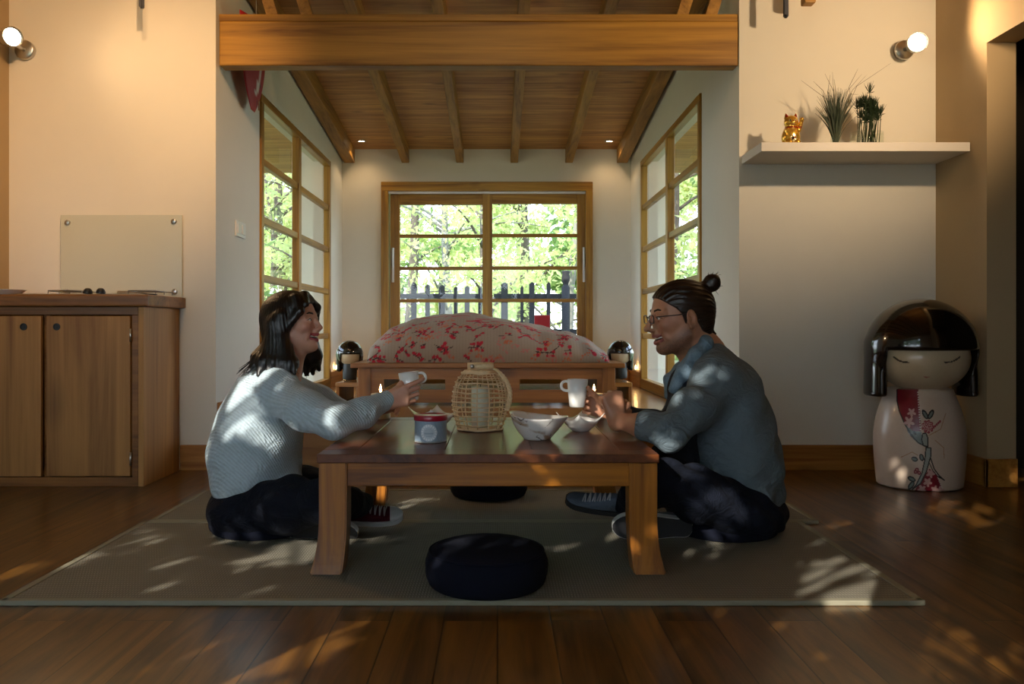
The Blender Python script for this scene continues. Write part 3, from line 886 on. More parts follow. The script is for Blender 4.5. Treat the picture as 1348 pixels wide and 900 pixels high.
# marbled bowl
BX, BY = (707 - VX) * 2.78 / F, 2.78
prof = [(0, .004), (.036, .004), (.038, 0), (.044, 0), (.048, .006), (.066, .026), (.083, .050), (.095, .072), (.0985, .078), (.0965, .0795), (.092, .073), (.078, .05), (.058, .026), (.036, .014), (0, .012)]
bm = BM(); lathe(bm, prof, (0, 0, 0), 96, wob=lambda a, z: 1 + (.05 * math.cos(a * 1.0) + .02 * math.cos(3 * a + 1)) * max(0, (z - .02) / .06))
for v in bm.verts: v.co.z *= 1 + .07 * math.cos(math.atan2(v.co.y, v.co.x) * 2 + .6) * (v.co.z / .08) - .09 * (v.co.x / .1) * (v.co.z / .08)
t = NT('marbled_glaze')
vec = t.co(); n1 = t.noise(vec, 22, 5, .65, 2.2); n2 = t.noise(vec, 9, 3, .5, .8)
spots = t.ramp(n1, [(.60, (0, 0, 0)), (.66, (1, 1, 1))]); zone = t.ramp(n2, [(.58, (0, 0, 0)), (.66, (1, 1, 1))])
c = t.mix(zone, (.80, .78, .74), lin('#b59a80')); c = t.mix(t.math('MULTIPLY', spots, .8), c, lin('#5a463c'))
t.base(c); t.set(Roughness=.15, Coat_Weight=.4)
for v in bm.verts: v.co += Vector((BX, BY, TZ + .0005))
o = obj('salad_bowl', bm, t.m, None, True); tag(o, 'round white bowl with brown marbling and a wavy rim on the table', 'bowl')

# square bowls with drawn-up corners
def square_bowl(x, y, rot, size, h, label):
    bm = BM(); N_ = 64
    def ring(f, z, in_):
        out = []
        for k in range(N_):
            a = 2 * math.pi * k / N_
            sq = 1 / max(abs(math.cos(a)), abs(math.sin(a)))
            cor = (sq - 1) / .4142
            e = 2.2 + 5 * (1 - f)
            rr = f * size * (sq ** (f)) * .5
            zz = z * (.62 + .38 * cor ** 1.3 * (1 if f > .8 else f)) + (0 if z < .01 else 0)
            p = Vector((rr * math.cos(a), rr * math.sin(a), zz))
            p.rotate(Euler((0, 0, rot)))
            out.append(bm.verts.new(p + Vector((x, y, TZ + .0005))))
        return out
    layers = [(.40, 0), (.46, .004), (.66, .35 * h), (.86, .72 * h), (1.0, h), (.965, h * .995), (.83, .75 * h), (.63, .40 * h), (.44, .012), (.30, .009)]
    R = [ring(f, z, i > 4) for i, (f, z) in enumerate(layers)]
    for A, B in zip(R, R[1:]):
        for k in range(N_): bm.faces.new((A[k], A[(k + 1) % N_], B[(k + 1) % N_], B[k]))
    bm.faces.new(R[0][::-1]); bm.faces.new(R[-1])
    o = obj('square_bowl', bm, M['china'], None, True)
    tag(o, label, 'bowl', 'white square bowls with raised corners'); return o
square_bowl((764 - VX) * 2.99 / F, 2.99, .62, .125, .066, "white square porcelain bowl with raised corners beside the man's hands")
square_bowl((571 - VX) * 3.10 / F, 3.12, .74, .140, .074, 'white square porcelain bowl with raised corners behind the red-lidded tin')

# mugs
def mug(base, ax, hd, label, r0=.0265, r1=.0375, h=.099):
    """ax = axis (upwards out of the mug), hd = direction of the handle"""
    ax = Vector(ax).normalized(); hd = Vector(hd); hd = (hd - ax * hd.dot(ax)).normalized(); sd = ax.cross(hd)
    t = thing('coffee_mug', base, label, 'mug', 'white porcelain mugs')
    Mx = Matrix((( hd.x, sd.x, ax.x), (hd.y, sd.y, ax.y), (hd.z, sd.z, ax.z)))
    base = Vector(base)
    bm = BM(); lathe(bm, [(0, .003), (r0 - .004, .003), (r0 - .003, 0), (r0, .001), (r0 + .001, .004), ((r0 + r1) / 2 + .001, h * .5), (r1, h - .001), (r1 - .0015, h), (r1 - .003, h - .001), ((r0 + r1) / 2 - .0025, h * .5), (r0 - .003, .008), (0, .006)], (0, 0, 0), 48)
    for v in bm.verts: v.co = Mx @ v.co + base
    b = obj('cup', bm, M['china'], t, True)
    bm = BM(); r = r1 - .002
    zt = h - .008
    path = [Vector((r - .006, 0, zt - .002)), Vector((r + .010, 0, zt + .001)), Vector((r + .021, 0, zt - .004)), Vector((r + .025, 0, zt - .015)), Vector((r + .021, 0, zt - .026)), Vector((r + .010, 0, zt - .032)), Vector((r - .008, 0, zt - .033))]
    cr = []
    for i in range(len(path) - 1):
        p0, p1, p2, p3 = path[max(i - 1, 0)], path[i], path[i + 1], path[min(i + 2, len(path) - 1)]
        for q in range(5):
            u = q / 5; cr.append(.5 * ((2 * p1) + (p2 - p0) * u + (2 * p0 - 5 * p1 + 4 * p2 - p3) * u * u + (3 * p1 - p0 - 3 * p2 + p3) * u ** 3))
    cr.append(path[-1])
    tube(bm, [Mx @ p + base for p in cr], .0052, 10); obj('handle', bm, M['china'], t, True)
    return t
MUG_W = P(541.5, 527, 2.92); MUG_M = P(759.5, 535.5, 2.985)
mug(MUG_W, (-.10, 0, 1), (1, -.15, 0), "white mug held tilted in the woman's hand", .025, .036, .100)
mug(MUG_M, (.02, 0, 1), (-1, -.25, 0), "white mug held upright in the man's raised hand")

# ================================================================== bed
BDY, BDX0, BDX1 = 5.62, -.985, .855
bed = thing('platform_bed', (-.07, 6.6, AF), 'low wooden platform bed in front of the garden window', 'bed')
bz = .494
bx('slab', BDX0, BDX1, BDY - .03, 7.72, bz - .032, bz, M['bed_x'], bed, .004)
bx('headboard', BDX0 + .1, BDX1 - .1, 7.70, 7.74, bz - .1, bz + .16, M['bed_x'], bed, .004)
bm = BM(); bs = 900 / 140.7
def bxp(x): return (x - VX) * BDY / F
def bzp(y): return CH - (y - VY) * BDY / F
zt, za, zb, zl = bz - .032, bzp(499), bzp(513), bzp(530)
box(bm, bxp(488), bxp(793), BDY + .01, BDY + .035, za, zt); box(bm, bxp(488), bxp(793), BDY + .01, BDY + .035, zl, zb)
for a, b in ((488, 505), (586, 603), (668, 684), (739, 752), (786, 793)): box(bm, bxp(a), bxp(b), BDY + .011, BDY + .034, zb - .001, za + .001)
obj('front_panel', bm, M['bed_x'], bed)
for a, b in ((471, 488), (793, 810)):
    for y in (BDY + .0, 7.6): bx('leg', bxp(a), bxp(b), y, y + .09, AF, zt, M['bed_z'], bed, .003)
bx('side_rail', bxp(475), bxp(484), BDY + .09, 7.6, AF + .05, zt, M['bed_x'], bed); bx('side_rail', bxp(797), bxp(806), BDY + .09, 7.6, AF + .05, zt, M['bed_x'], bed)
# low step-shelves at either side of the bed
def bedside(x0, x1, label):
    t = thing('bedside_step', ((x0 + x1) / 2, 6.1, AF), label, 'bedside shelf', 'low wooden shelves beside the bed')
    bx('shelf_board', x0, x1, BDY + .12, 6.35, AF + .115, AF + .145, M['alcove_floor'], t, .003)
    bx('side_panel', x0, x0 + .025, BDY + .13, 6.34, AF, AF + .115, M['bed_z'], t); bx('side_panel', x1 - .025, x1, BDY + .13, 6.34, AF, AF + .115, M['bed_z'], t)
    return t
bedside(bxp(437) , bxp(470), 'low wooden step shelf at the left side of the bed')
bedside(bxp(811), bxp(836), 'low wooden step shelf at the right side of the bed')

# duvet over the mattress
def duvet():
    nu, nv = 420, 300
    x0, x1, y0, y1 = -.885, .755, BDY + .035, 7.62
    rs = np.random.RandomState(4)
    U = np.linspace(-1, 1, nu)[:, None] * np.ones((1, nv)); V = np.linspace(-1, 1, nv)[None, :] * np.ones((nu, 1))
    # spread samples towards the edges, so the sides are well covered
    u = np.sign(U) * (1 - (1 - np.abs(U)) ** 1.7); v = np.sign(V) * (1 - (1 - np.abs(V)) ** 1.7)
    cx, cy = (x0 + x1) / 2, (y0 + y1) / 2
    X = cx + u * (x1 - x0) / 2; Y = cy + v * (y1 - y0) / 2
    e = np.clip(1 - np.abs(u) ** 3.2, 0, 1) ** .5 * np.clip(1 - np.abs(v) ** 7, 0, 1) ** .5
    top = .292 - .055 * u - .03 * np.clip(u - .2, 0, 1) + .03 * np.exp(-((u + .3) / .4) ** 2) * (1 - .3 * v) - .05 * np.clip(v, 0, 1)
    lump = .012 * np.sin(7 * u + 2 * v) * np.cos(3 * v - 1) + .008 * np.sin(13 * u - 5 * v + 1)
    fold = .006 * np.sin(38 * u + 9 * v + 3 * np.sin(5 * v)) * np.clip(np.abs(u) * 1.3 - .2, 0, 1) + .004 * np.sin(24 * v + 16 * u + 2 * np.sin(6 * u))
    Z = bz + .002 + e * (top + lump) + fold * np.clip(e * 3, 0, 1)
    bul = .035 * np.sin(np.clip(e, 0, 1) * math.pi)
    X = X + np.sign(u) * bul * (np.abs(u) ** 6) ; Y = Y - bul * (np.abs(v) ** 6) * (v < 0) + .010 * np.sin(15 * u + 2) * (np.abs(v) ** 6) * e
    verts = np.stack([X, Y, Z], -1).reshape(-1, 3)
    i, j = np.meshgrid(np.arange(nu - 1), np.arange(nv - 1), indexing='ij'); a = i * nv + j
    f = np.stack([a, a + nv, a + nv + 1, a + 1], -1).reshape(-1, 4)
    o = npobj('duvet', verts, f, painted('duvet_print', .9, bump=.1).m, None, True, 0)
    tag(o, 'puffy beige duvet printed with red blossom sprays on the bed', 'duvet')
    # printed pattern in cloth coordinates (p across, q up the front and over the top)
    p = X.ravel() * 1.0; q = (Z - bz).ravel() + np.clip(Y - BDY - .06, 0, None).ravel() * .85
    col = np.tile(np.array(lin('#94826f')), (len(p), 1))
    col *= (1 + .04 * np.sin(p * 300)[:, None])
    red, dk, orange, pink = map(lambda h: np.array(lin(h)), ('#a5172a', '#3a2323', '#b4603e', '#b06a62'))
    def blob(px_, qz, r, c):
        m = (p - px_) ** 2 + (q - qz) ** 2 < r * r; col[m] = c
    def stroke(ax, aq, bx_, bq, w, c):
        dx, dq = bx_ - ax, bq - aq; t = np.clip(((p - ax) * dx + (q - aq) * dq) / (dx * dx + dq * dq), 0, 1)
        m = (p - ax - t * dx) ** 2 + (q - aq - t * dq) ** 2 < w * w; col[m] = c
    for k in range(210):
        px_ = rs.uniform(x0, x1); qz = rs.uniform(.0, 1.3) if k < 90 else rs.uniform(0, .42)
        an = rs.uniform(-.9, .9); L = rs.uniform(.04, .09)
        ex, eq = px_ + L * math.cos(an), qz + L * math.sin(an)
        if rs.rand() < .6:
            stroke(px_, qz, ex, eq, .0028, dk)
            for w in range(4):
                f_ = rs.uniform(.2, 1.0); s = rs.choice((-1, 1)); bx_, bq = px_ + (ex - px_) * f_, qz + (eq - qz) * f_
                tx, tq = bx_ + s * .022 * math.sin(an), bq - s * .022 * math.cos(an) * -1
                stroke(bx_, bq, tx, tq, .002, dk); blob(tx, tq, rs.uniform(.007, .0135), red)
        else:
            cc = orange if rs.rand() < .6 else pink
            for w in range(9):
                f_ = w / 8; bx_, bq = px_ + (ex - px_) * f_, qz + (eq - qz) * f_
                blob(bx_ + rs.uniform(-.012, .012), bq + rs.uniform(-.014, .014), rs.uniform(.004, .008), cc)
    for k in range(30):      # broad red brush sprays over the top
        px_ = rs.uniform(x0, x1); qz = rs.uniform(.34, .75)
        stroke(px_, qz, px_ + rs.uniform(.08, .2), qz + rs.uniform(-.02, .05), .009, red * .9 + .02)
    at = o.data.color_attributes.new('paint', 'FLOAT_COLOR', 'POINT')
    at.data.foreach_set('color', np.concatenate([col, np.ones((len(p), 1))], 1).astype(np.float32).ravel())
    return o
duvet()
p = P(713.5, 417, 7.66)
o = bx('red_box', p.x - .07, p.x + .07, 7.63, 7.69, bz + .001, .845, plain('red_card', lin('#a80f1e'), .5), None, .006)
tag(o, 'small red box standing at the head of the bed behind the duvet', 'box')

# ================================================================== shelf on the right and what stands on it
SHY, SHZ = 3.985, 1.618
sh = bx('wall_shelf', XR + .012, EX - .006, SHY, YM - .001, SHZ - .043, SHZ, M['shelf_white'], None, .002)
tag(sh, 'thick white floating shelf on the right wall holding the gold cat', 'shelf')
M['gold'] = plain('gold_lacquer', (.75, .44, .06), .22, .85)
CXX, CYY = (1041 - VX) * 4.08 / F, 4.08
def gold_cat():
    h = .0022
    f = Field((CXX - .075, CYY - .07, SHZ - .005), (CXX + .075, CYY + .06, SHZ + .16), h)
    L = lambda x, y, z: (CXX + x, CYY + y, SHZ + z)
    pr = [ell(L(0, 0, .036), (.047, .040, .040)), ell(L(0, -.002, .062), (.036, .032, .034), .02), ell(L(0, -.004, .104), (.036, .031, .030), .008),
          ell(L(-.021, -.030, .012), (.018, .022, .013), .004), ell(L(.021, -.030, .012), (.018, .022, .013), .004),       # feet
          cone(L(-.026, -.022, .066), L(-.012, -.036, .034), .012, .010, .004),                                         # resting arm
          cone(L(.036, -.012, .068), L(.048, -.020, .105), .011, .010, .004), ell(L(.048, -.024, .112), (.012, .011, .010), .003),   # raised paw
          cone(L(-.022, 0, .125), L(-.026, 0, .141), .013, .004, .004), cone(L(.022, 0, .125), L(.026, 0, .141), .013, .004, .004),   # ears
          ell(L(0, -.034, .098), (.013, .008, .009), .004)]
    f.apply(pr)
    f.d = np.maximum(f.d, -(f.coords()[3] - SHZ - .0006) + 0 * f.d)
    v, fc = f.mesh()
    t = thing('lucky_cat', (CXX, CYY, SHZ), 'small gold beckoning cat figurine with raised paw on the white shelf', 'figurine')
    b = npobj('body', v, fc, painted('gold_paint', .22).m, t, True, 2)
    b.active_material.node_tree.nodes['Principled BSDF'].inputs['Metallic'].default_value = .75
    def fn(co):
        c = np.tile(np.array((.78, .46, .07)), (len(co), 1))
        x, y, z = co[:, 0] - CXX, co[:, 1] - CYY, co[:, 2] - SHZ
        def b_(a, bz_, r, k, fr=True, sq=1.0):
            m = ((x - a) ** 2 + ((z - bz_) * sq) ** 2 < r * r) & ((y < -.004) | (not fr)); c[m] = k
        for s in (-1, 1):
            b_(s * .024, .132, .0075, (.5, .04, .02)); b_(s * .014, .108, .0055, (.9, .85, .6)); b_(s * .014, .108, .0032, (.01, .01, .01))
        b_(0, .101, .003, (.4, .03, .02)); b_(0, .09, .006, (.85, .8, .7), sq=2.4)
        m = (np.abs(z - .079) < .0035); c[m] = (.45, .03, .02)
        b_(0, .073, .006, (.95, .75, .3))
        b_(.0, .03, .017, (.95, .80, .45)); b_(-.004, .028, .007, (.05, .02, .01)); b_(.006, .032, .004, (.45, .03, .02))
        for k in range(5): b_(.048, .074 + k * .009, .002, (.5, .04, .02))
        return c
    paint(b, fn)
    for v_ in b.data.vertices: v_.co = (CXX + (v_.co.x - CXX) * .94, v_.co.y, SHZ + (v_.co.z - SHZ) * 1.12)
gold_cat()
M['blade'] = plain('grass_blade', (.016, .034, .009), .6); M['blade_dry'] = plain('dry_grass', (.09, .07, .03), .7)
M['pebbles'] = plain('dark_pebbles', (.05, .04, .03), .7, mottle=.5, nscale=90)
def vase(name, x, y, rx, hh, label, kind):
    t = thing(name, (x, y, SHZ), label, 'plant')
    bm = BM(); lathe(bm, [(0, .0005), (rx, .0005), (rx, hh), (rx - .003, hh), (rx - .003, .005), (0, .005)], (x, y, SHZ), 32, sy=.7); v = obj('vase', bm, M['vase_glass'], t, True)
    bm = BM(); lathe(bm, [(0, .0055), (rx - .005, .0055), (rx - .005, .02), (0, .024)], (x, y, SHZ), 24, sy=.7); obj('pebbles', bm, M['pebbles'], t, True)
    r = random.Random(int(x * 999))
    if kind == 'grass':
        bm = BM(); bm2 = BM()
        for k in range(280):
            a = r.uniform(0, 6.28); q = r.random() ** .7
            b0 = Vector((x + .010 * q * math.cos(a), y + .008 * q * math.sin(a), SHZ + .012))
            lean = Vector((math.cos(a) * (.02 + .10 * q * r.random()), math.sin(a) * .04 * q, 0))
            H = r.uniform(.15, .29) * (1 - .1 * q)
            m = b0 + lean * .15 + Vector((0, 0, H * .6)); e = b0 + lean + Vector((0, 0, H))
            tube(bm, bez(b0, m, e, 5), [.0018, .002, .0019, .0016, .0011, .0004], 4)
        for k in range(16):                                              # long bent stalks
            a = r.uniform(0, 6.28); b0 = Vector((x, y, SHZ + .012)); sx_ = r.uniform(-.14, .16)
            k1 = b0 + Vector((sx_ * .6, r.uniform(-.03, .03), r.uniform(.2, .3))); k2 = k1 + Vector((sx_ * r.uniform(.2, 1.2) + r.uniform(-.05, .05), r.uniform(-.02, .02), r.uniform(.0, .13)))
            tube(bm2, [b0, b0.lerp(k1, .5) + Vector((-.006, 0, .01)), k1], .0011, 4); tube(bm2, [k1, k1.lerp(k2, .6) , k2], [.0013, .0009, .0004], 4)
        obj('grass_blades', bm, M['blade'], t)
        obj('dry_stalks', bm2, M['blade_dry'], t)
    else:
        bm = BM()
        for k in range(32):
            b0 = Vector((x + r.uniform(-.045, .06), y + r.uniform(-.018, .018), SHZ + .012))
            H = r.uniform(.11, .20); e = b0 + Vector((r.uniform(-.015, .02), r.uniform(-.02, .01), H))
            if k == 0: e = b0 + Vector((.05, 0, .265)); b0 = b0 + Vector((.02, 0, 0))
            tube(bm, [b0, b0.lerp(e, .5) + Vector((r.uniform(-.004, .004), 0, 0)), e], .0019, 5)
            for q in range(26):                                          # feathery head
                a = r.uniform(0, 6.28); ph = r.uniform(.05, .62)
                d = Vector((math.sin(ph) * math.cos(a), math.sin(ph) * math.sin(a), math.cos(ph))) * r.uniform(.035, .06)
                tube(bm, [e, e + d * .55 + Vector((0, 0, -.002)), e + d], [.0014, .0013, .0004], 3)
            for q in range(4):
                a = r.uniform(0, 6.28); d = Vector((math.cos(a), math.sin(a) * .7, .25)) * .022
                tube(bm, [e, e + d * .5, e + d], [.001, .0024, .0004], 4)
        obj('reed_stems', bm, M['blade'], t)
vase('grass_vase', (1100 - VX) * 4.10 / F, 4.10, .026, .082, 'glass vase of tall thin grass blades on the white shelf', 'grass')
vase('reed_vase', (1141 - VX) * 4.12 / F, 4.12, .082 * .98, .078, 'wide glass vase of feathery reeds at the right of the shelf', 'reed')

# ================================================================== big painted doll
M['lacquer'] = plain('black_lacquer', (.006, .0045, .004), .14, Coat_Weight=.6)
M['doll_face'] = plain('doll_face_lacquer', (.60, .47, .30), .28)
def big_doll():
    DXX, DYY, s = (1210 - VX) * 3.90 / F, 3.90, 1100 / 3.90
    t = thing('kokeshi_doll', (DXX, DYY, 0), 'big standing wooden doll with black bob and flowered white kimono by the right wall', 'doll')
    Hd = .45
    prof = [(0, .0), (.176, .0), (.183, .006)] + [(.185 + .014 * math.sin(math.pi * min(1, z / .42)) - .045 * max(0, (z - .22) / .24) ** 2.0, z) for z in [.008 + .442 * i / 300 for i in range(301)]] + [(.10, .46), (0, .462)]
    n = 500
    bm = BM(); lathe(bm, prof, (0, 0, 0), n, sy=.92)
    for v in bm.verts: v.co += Vector((DXX, DYY, 0))
    b = obj('body', bm, painted('kimono_paint', .35, coat=.2).m, t, True)
    def fn(co):
        c = np.tile(np.array(lin('#cdb9a6')), (len(co), 1))
        front = co[:, 1] < DYY
        X = VX + co[:, 0] * F / co[:, 1]; Y = 634 - co[:, 2] * s * .985
        def poly(pts, k):
            m = np.zeros(len(X), bool); j = len(pts) - 1
            for i in range(len(pts)):
                xi, yi = pts[i]; xj, yj = pts[j]
                m ^= ((yi > Y) != (yj > Y)) & (X < (xj - xi) * (Y - yi) / (yj - yi + 1e-9) + xi); j = i
            c[m & front] = k
        def line(pts, w, k):
            for (ax, ay), (bx_, by) in zip(pts, pts[1:]):
                dx, dy = bx_ - ax, by - ay; u = np.clip(((X - ax) * dx + (Y - ay) * dy) / (dx * dx + dy * dy + 1e-9), 0, 1)
                c[((X - ax - u * dx) ** 2 + (Y - ay - u * dy) ** 2 < w * w) & front] = k
        def dot(x, y, r, k): c[((X - x) ** 2 + (Y - y) ** 2 < r * r) & front] = k
        def petal(x, y, a, L, w, k):
            dx, dy = X - x, Y - y; u = dx * math.cos(a) + dy * math.sin(a); q = -dx * math.sin(a) + dy * math.cos(a)
            c[(((u - L / 2) / (L / 2)) ** 2 + (q / w) ** 2 < 1) & front] = k
        red, dark, green, pinkc, white = [np.array(lin(h)) for h in ('#7a0c22', '#12161a', '#6f7d78', '#c9a09a', '#d8cfc4')]
        Q = lambda x, y: (1140 + x / 5.29, 480 + y / 5.29)
        poly([Q(218, 140), Q(362, 140), Q(378, 300), Q(385, 415), Q(330, 420), Q(270, 370), Q(230, 290), Q(216, 230)], red)
        poly([Q(270, 375), Q(330, 420), Q(388, 420), Q(395, 500), Q(360, 495), Q(310, 450)], green)
        line([Q(216, 140), Q(216, 230), Q(232, 295), Q(270, 375), Q(320, 450), Q(365, 492), Q(410, 512)], .8, dark)
        for k in range(16): dot(*Q(362 + k * 1.1, 165 + k * 16), .9, white)
        for cx, cy, r_ in ((300, 360, 1.0), (318, 298, .8)):
            x, y = Q(cx, cy)
            for k in range(5): petal(x, y, k * 1.257 + .3, 7.5 * r_, 1.9 * r_, pinkc)
        for a, b_ in ((290, 410), (330, 415), (310, 435)):
            x, y = Q(a, b_); petal(x, y, .9, 6, 1.6, dark)
        x, y = Q(430, 385)
        for k in range(9): petal(x, y, k * .7, 8.5, 2.6, np.array(lin('#9a4048')))
        for k in range(26):
            a = k * 2.4; r_ = 1.35 * math.sqrt(k); dot(x + r_ * math.cos(a), y + r_ * math.sin(a) * .9, .75, np.array(lin('#e0c2b8')))
        for k in range(6): dot(*Q(460 + k * 11, 400 - k * 10), 1.5, np.array(lin('#9a4048'))); 
        for (cx, cy, a, L) in ((430, 335, -2.15, 13), (435, 335, -1.05, 13), (395, 610, -1.9, 9), (362, 605, 3.3, 9), (345, 745, 3.5, 11), (335, 750, 2.2, 13)):
            x, y = Q(cx, cy); petal(x, y, a, L, 3.2, dark); petal(x + 1.5 * math.cos(a), y + 1.5 * math.sin(a), a, L * .7, 1.5, green)
        poly([Q(440, 660), Q(480, 680), Q(520, 760), Q(545, 840), Q(330, 840), Q(350, 790), Q(400, 720)], red)
        for k in range(12): dot(*Q(490 + k * 5, 690 + k * 12), .9, white)
        rs = np.random.RandomState(2)
        for cx, cy in ((480, 800), (430, 750), (390, 800), (450, 690), (515, 805)):
            x, y = Q(cx, cy)
            for k in range(5): petal(x, y, k * 1.257 + cx, 6, 1.8, pinkc)
        for cx, cy in ((345, 685), (370, 690), (355, 670)): dot(*Q(cx, cy), 2.6, red); dot(*Q(cx, cy), 1.0, np.array(lin('#c78d80')))
        rib1 = [Q(395, 430), Q(418, 428), Q(432, 460), Q(432, 515), Q(400, 508), Q(388, 470)]
        rib2 = [Q(418, 520), Q(450, 522), Q(450, 580), Q(420, 680), Q(380, 760), Q(320, 806), Q(350, 770), Q(390, 690), Q(410, 600)]
        for r_ in (rib1, rib2): poly(r_, np.array(lin('#9aa39c'))); line(r_ + r_[:1], .75, dark)
        line([Q(450, 590), Q(475, 660), Q(510, 705), Q(545, 735)], .8, dark); line([Q(440, 620), Q(465, 670), Q(500, 710), Q(545, 735)], .6, dark)
        for pts in ([(245, 595), (320, 555), (360, 575)], [(440, 440), (520, 400), (555, 300)], [(480, 470), (540, 520), (545, 590)]):
            line([Q(*q) for q in pts], .4, np.array(lin('#a5724a')))
        return c
    paint(b, fn)
    # head: rounded face set into a cap of hair with two long side locks
    hz = .595
    f = Field((DXX - .30, DYY - .24, .36), (DXX + .30, DYY + .20, .90), .004)
    fr = (np.eye(3), np.array((DXX, DYY - .02, hz)), 1.0)
    f.apply([ell((0, -.005, 0), (.205, .185, .158), .01, fr=fr)])
    X, Y, Z = f.coords()[1:]
    v, fc = f.mesh()
    o = npobj('face', v, fc, painted('doll_face_paint', .28, coat=.2).m, t, True, 2)
    def ff(co):
        c = np.tile(np.array((.56, .44, .28)), (len(co), 1))
        X = VX + co[:, 0] * F / co[:, 1]; Y = VY - (co[:, 2] - CH) * F / co[:, 1]
        front = co[:, 1] < DYY
        def arc(pts, w, k):
            for (ax, ay), (bx_, by) in zip(pts, pts[1:]):
                dx, dy = bx_ - ax, by - ay; u = np.clip(((X - ax) * dx + (Y - ay) * dy) / (dx * dx + dy * dy), 0, 1)
                c[((X - ax - u * dx) ** 2 + (Y - ay - u * dy) ** 2 < w * w) & front] = k
        for sgn in (-1, 1):
            pts = [(1220 + sgn * x, y) for x, y in ((24, 477.0), (31, 476.5), (38, 474), (43, 470.5))]
            arc(pts, 1.0, np.array((.02, .012, .008)))
            arc([(1220 + sgn * 36, 475), (1220 + sgn * 43.5, 469.5)], .9, np.array((.02, .012, .008)))
        arc([(1217, 496), (1220, 496.6), (1223, 496)], .8, np.array((.42, .15, .1)))
        return c
    paint(o, ff)
    g = Field((DXX - .32, DYY - .26, .36), (DXX + .32, DYY + .24, .90), .004)
    pr = [ell((0, .005, .042), (.246, .215, .232), .01, fr=fr)]
    g.apply(pr)
    X, Y, Z = g.coords()[1:]
    x, y, z = X - DXX, Y - DYY + .02, Z - hz
    # cut away below the fringe at the front; a straight fringe line
    fl = np.maximum(.040 - z, y + .02)            # >0 region kept when behind
    low = np.maximum(z - .066, 0)
    cutbox = np.maximum(np.maximum(z - .036, y - .03), np.abs(x) - .200)     # inside (<0) = removed
    g.d = smax(g.d, -cutbox, .02)
    g.d = smax(g.d, -(z + .115) + 0 * g.d, .02)
    h2 = Field((DXX - .32, DYY - .26, .36), (DXX + .32, DYY + .24, .90), .004)
    for sx_ in (-1, 1):
        h2.apply([cone((sx_ * .206, .015, .06), (sx_ * .210, .012, -.19), .058, .060, .01, w=(.66, 1.5, 1.0), fr=fr)])
    h2.d = smax(h2.d, -(z + .178) + 0 * h2.d, .015)
    g.d = smin(g.d, h2.d, .012)
    v, fc = g.mesh()
    npobj('hair', v, fc, M['lacquer'], t, True, 2)
big_doll()

# small dolls standing behind the bed on either side
def small_doll(x, y, z0, label, turn):
    t = thing('bedside_doll', (x, y, z0), label, 'doll', 'black-haired dolls beside the bed')
    q = .66
    hz = .175
    bm = BM(); lathe(bm, [(0, .001), (.046, .001), (.05, .008), (.051, .06), (.048, .11), (.04, .14), (0, .15)], (x, y, z0), 40); obj('body', bm, plain('doll_robe', (.02, .022, .02), .5), t, True)
    bm = BM(); sphere(bm, (x, y - .006, z0 + hz), .078, 32, 20, (1, .95, .9)); obj('face', bm, M['doll_face'], t, True)
    f = Field((x - .14, y - .14, z0 + .02), (x + .14, y + .14, z0 + .33), .0035)
    R = np.array(Matrix.Rotation(turn, 3, 'Z'))
    fr = (R, np.array((x, y, z0 + hz)), q)
    f.apply([ell((0, 0, .02), (.142, .14, .145), .01, fr=fr), cone((-.112, .02, .02), (-.112, .02, -.15), .03, .03, .02, fr=fr), cone((.112, .02, .02), (.112, .02, -.15), .03, .03, .02, fr=fr), ell((0, .06, -.06), (.13, .08, .11), .02, fr=fr)])
    X, Y, Z = f.coords()[1:]
    xx, yy = X - x, Y - y
    lx, ly, lz = (R[0, 0] * xx + R[1, 0] * yy) / q, (R[0, 1] * xx + R[1, 1] * yy) / q, (Z - z0 - hz) / q
    f.d = smax(f.d, -np.maximum(np.maximum(lz - .015, ly - .01), np.abs(lx) - .098) * q, .01)
    v, fc = f.mesh()
    npobj('hair', v, fc, M['lacquer'], t, True, 2)
small_doll((460.5 - VX) * 6.05 / F, 6.05, AF + .1455, 'black-haired wooden doll at the left of the bed', .25)
small_doll((816.5 - VX) * 6.2 / F, 6.2, AF + .1455, 'black-haired wooden doll at the right of the bed, half behind the duvet', -.2)

# tea lights along the alcove skirting and shelves
def tea_light(x, y, z, label):
    t = thing('tea_light', (x, y, z), label, 'candle', 'small tea lights beside the bed')
    bm = BM(); lathe(bm, [(0, 0), (.018, 0), (.019, .002), (.019, .015), (.0182, .015), (.0175, .012), (0, .012)], (x, y, z), 24); obj('cup', bm, M['metal'], t, True)
    bm = BM(); lathe(bm, [(0, 0), (.006, .006), (.0075, .014), (.005, .026), (0, .042)], (x, y, z + .013), 14); obj('flame', bm, M['flame'], t, True)
    return (x, y, z + .035)
TL = []
for x, y, w, lab in ((443.5, 478, 7.42, 'small lit tea light on the left skirting, nearer the wall'), (449, 477, 7.79, 'small lit tea light on the left skirting, nearer the bed'),
                  (825.5, 478, 7.79, 'small lit tea light on the right skirting, nearer the bed'), (836, 478, 7.42, 'small lit tea light on the right skirting, nearer the wall')):
    p = P(x, y, w)
    if w > 7.5: z, xx, yy = AF + .1365, min(max(p.x, XL + .02), XR - .02), YB - .019
    else: z, xx, yy = AF + .1365, (XL + .0195 if p.x < 0 else XR - .0195), w
    TL.append(tea_light(xx, yy, z, lab))
# ================================================================== people
def V(v): return np.array(v, float)
def frame(yaw, pitch, roll, c, s):
    R = Matrix.Rotation(yaw, 3, 'Z') @ Matrix.Rotation(-pitch, 3, 'Y') @ Matrix.Rotation(roll, 3, 'X')
    return (np.array(R), np.array(c, float), s)
def to_w(fr, p): return fr[0] @ (V(p) * fr[2]) + fr[1]
def to_l(fr, co): return (co - fr[1]) @ fr[0] / fr[2]

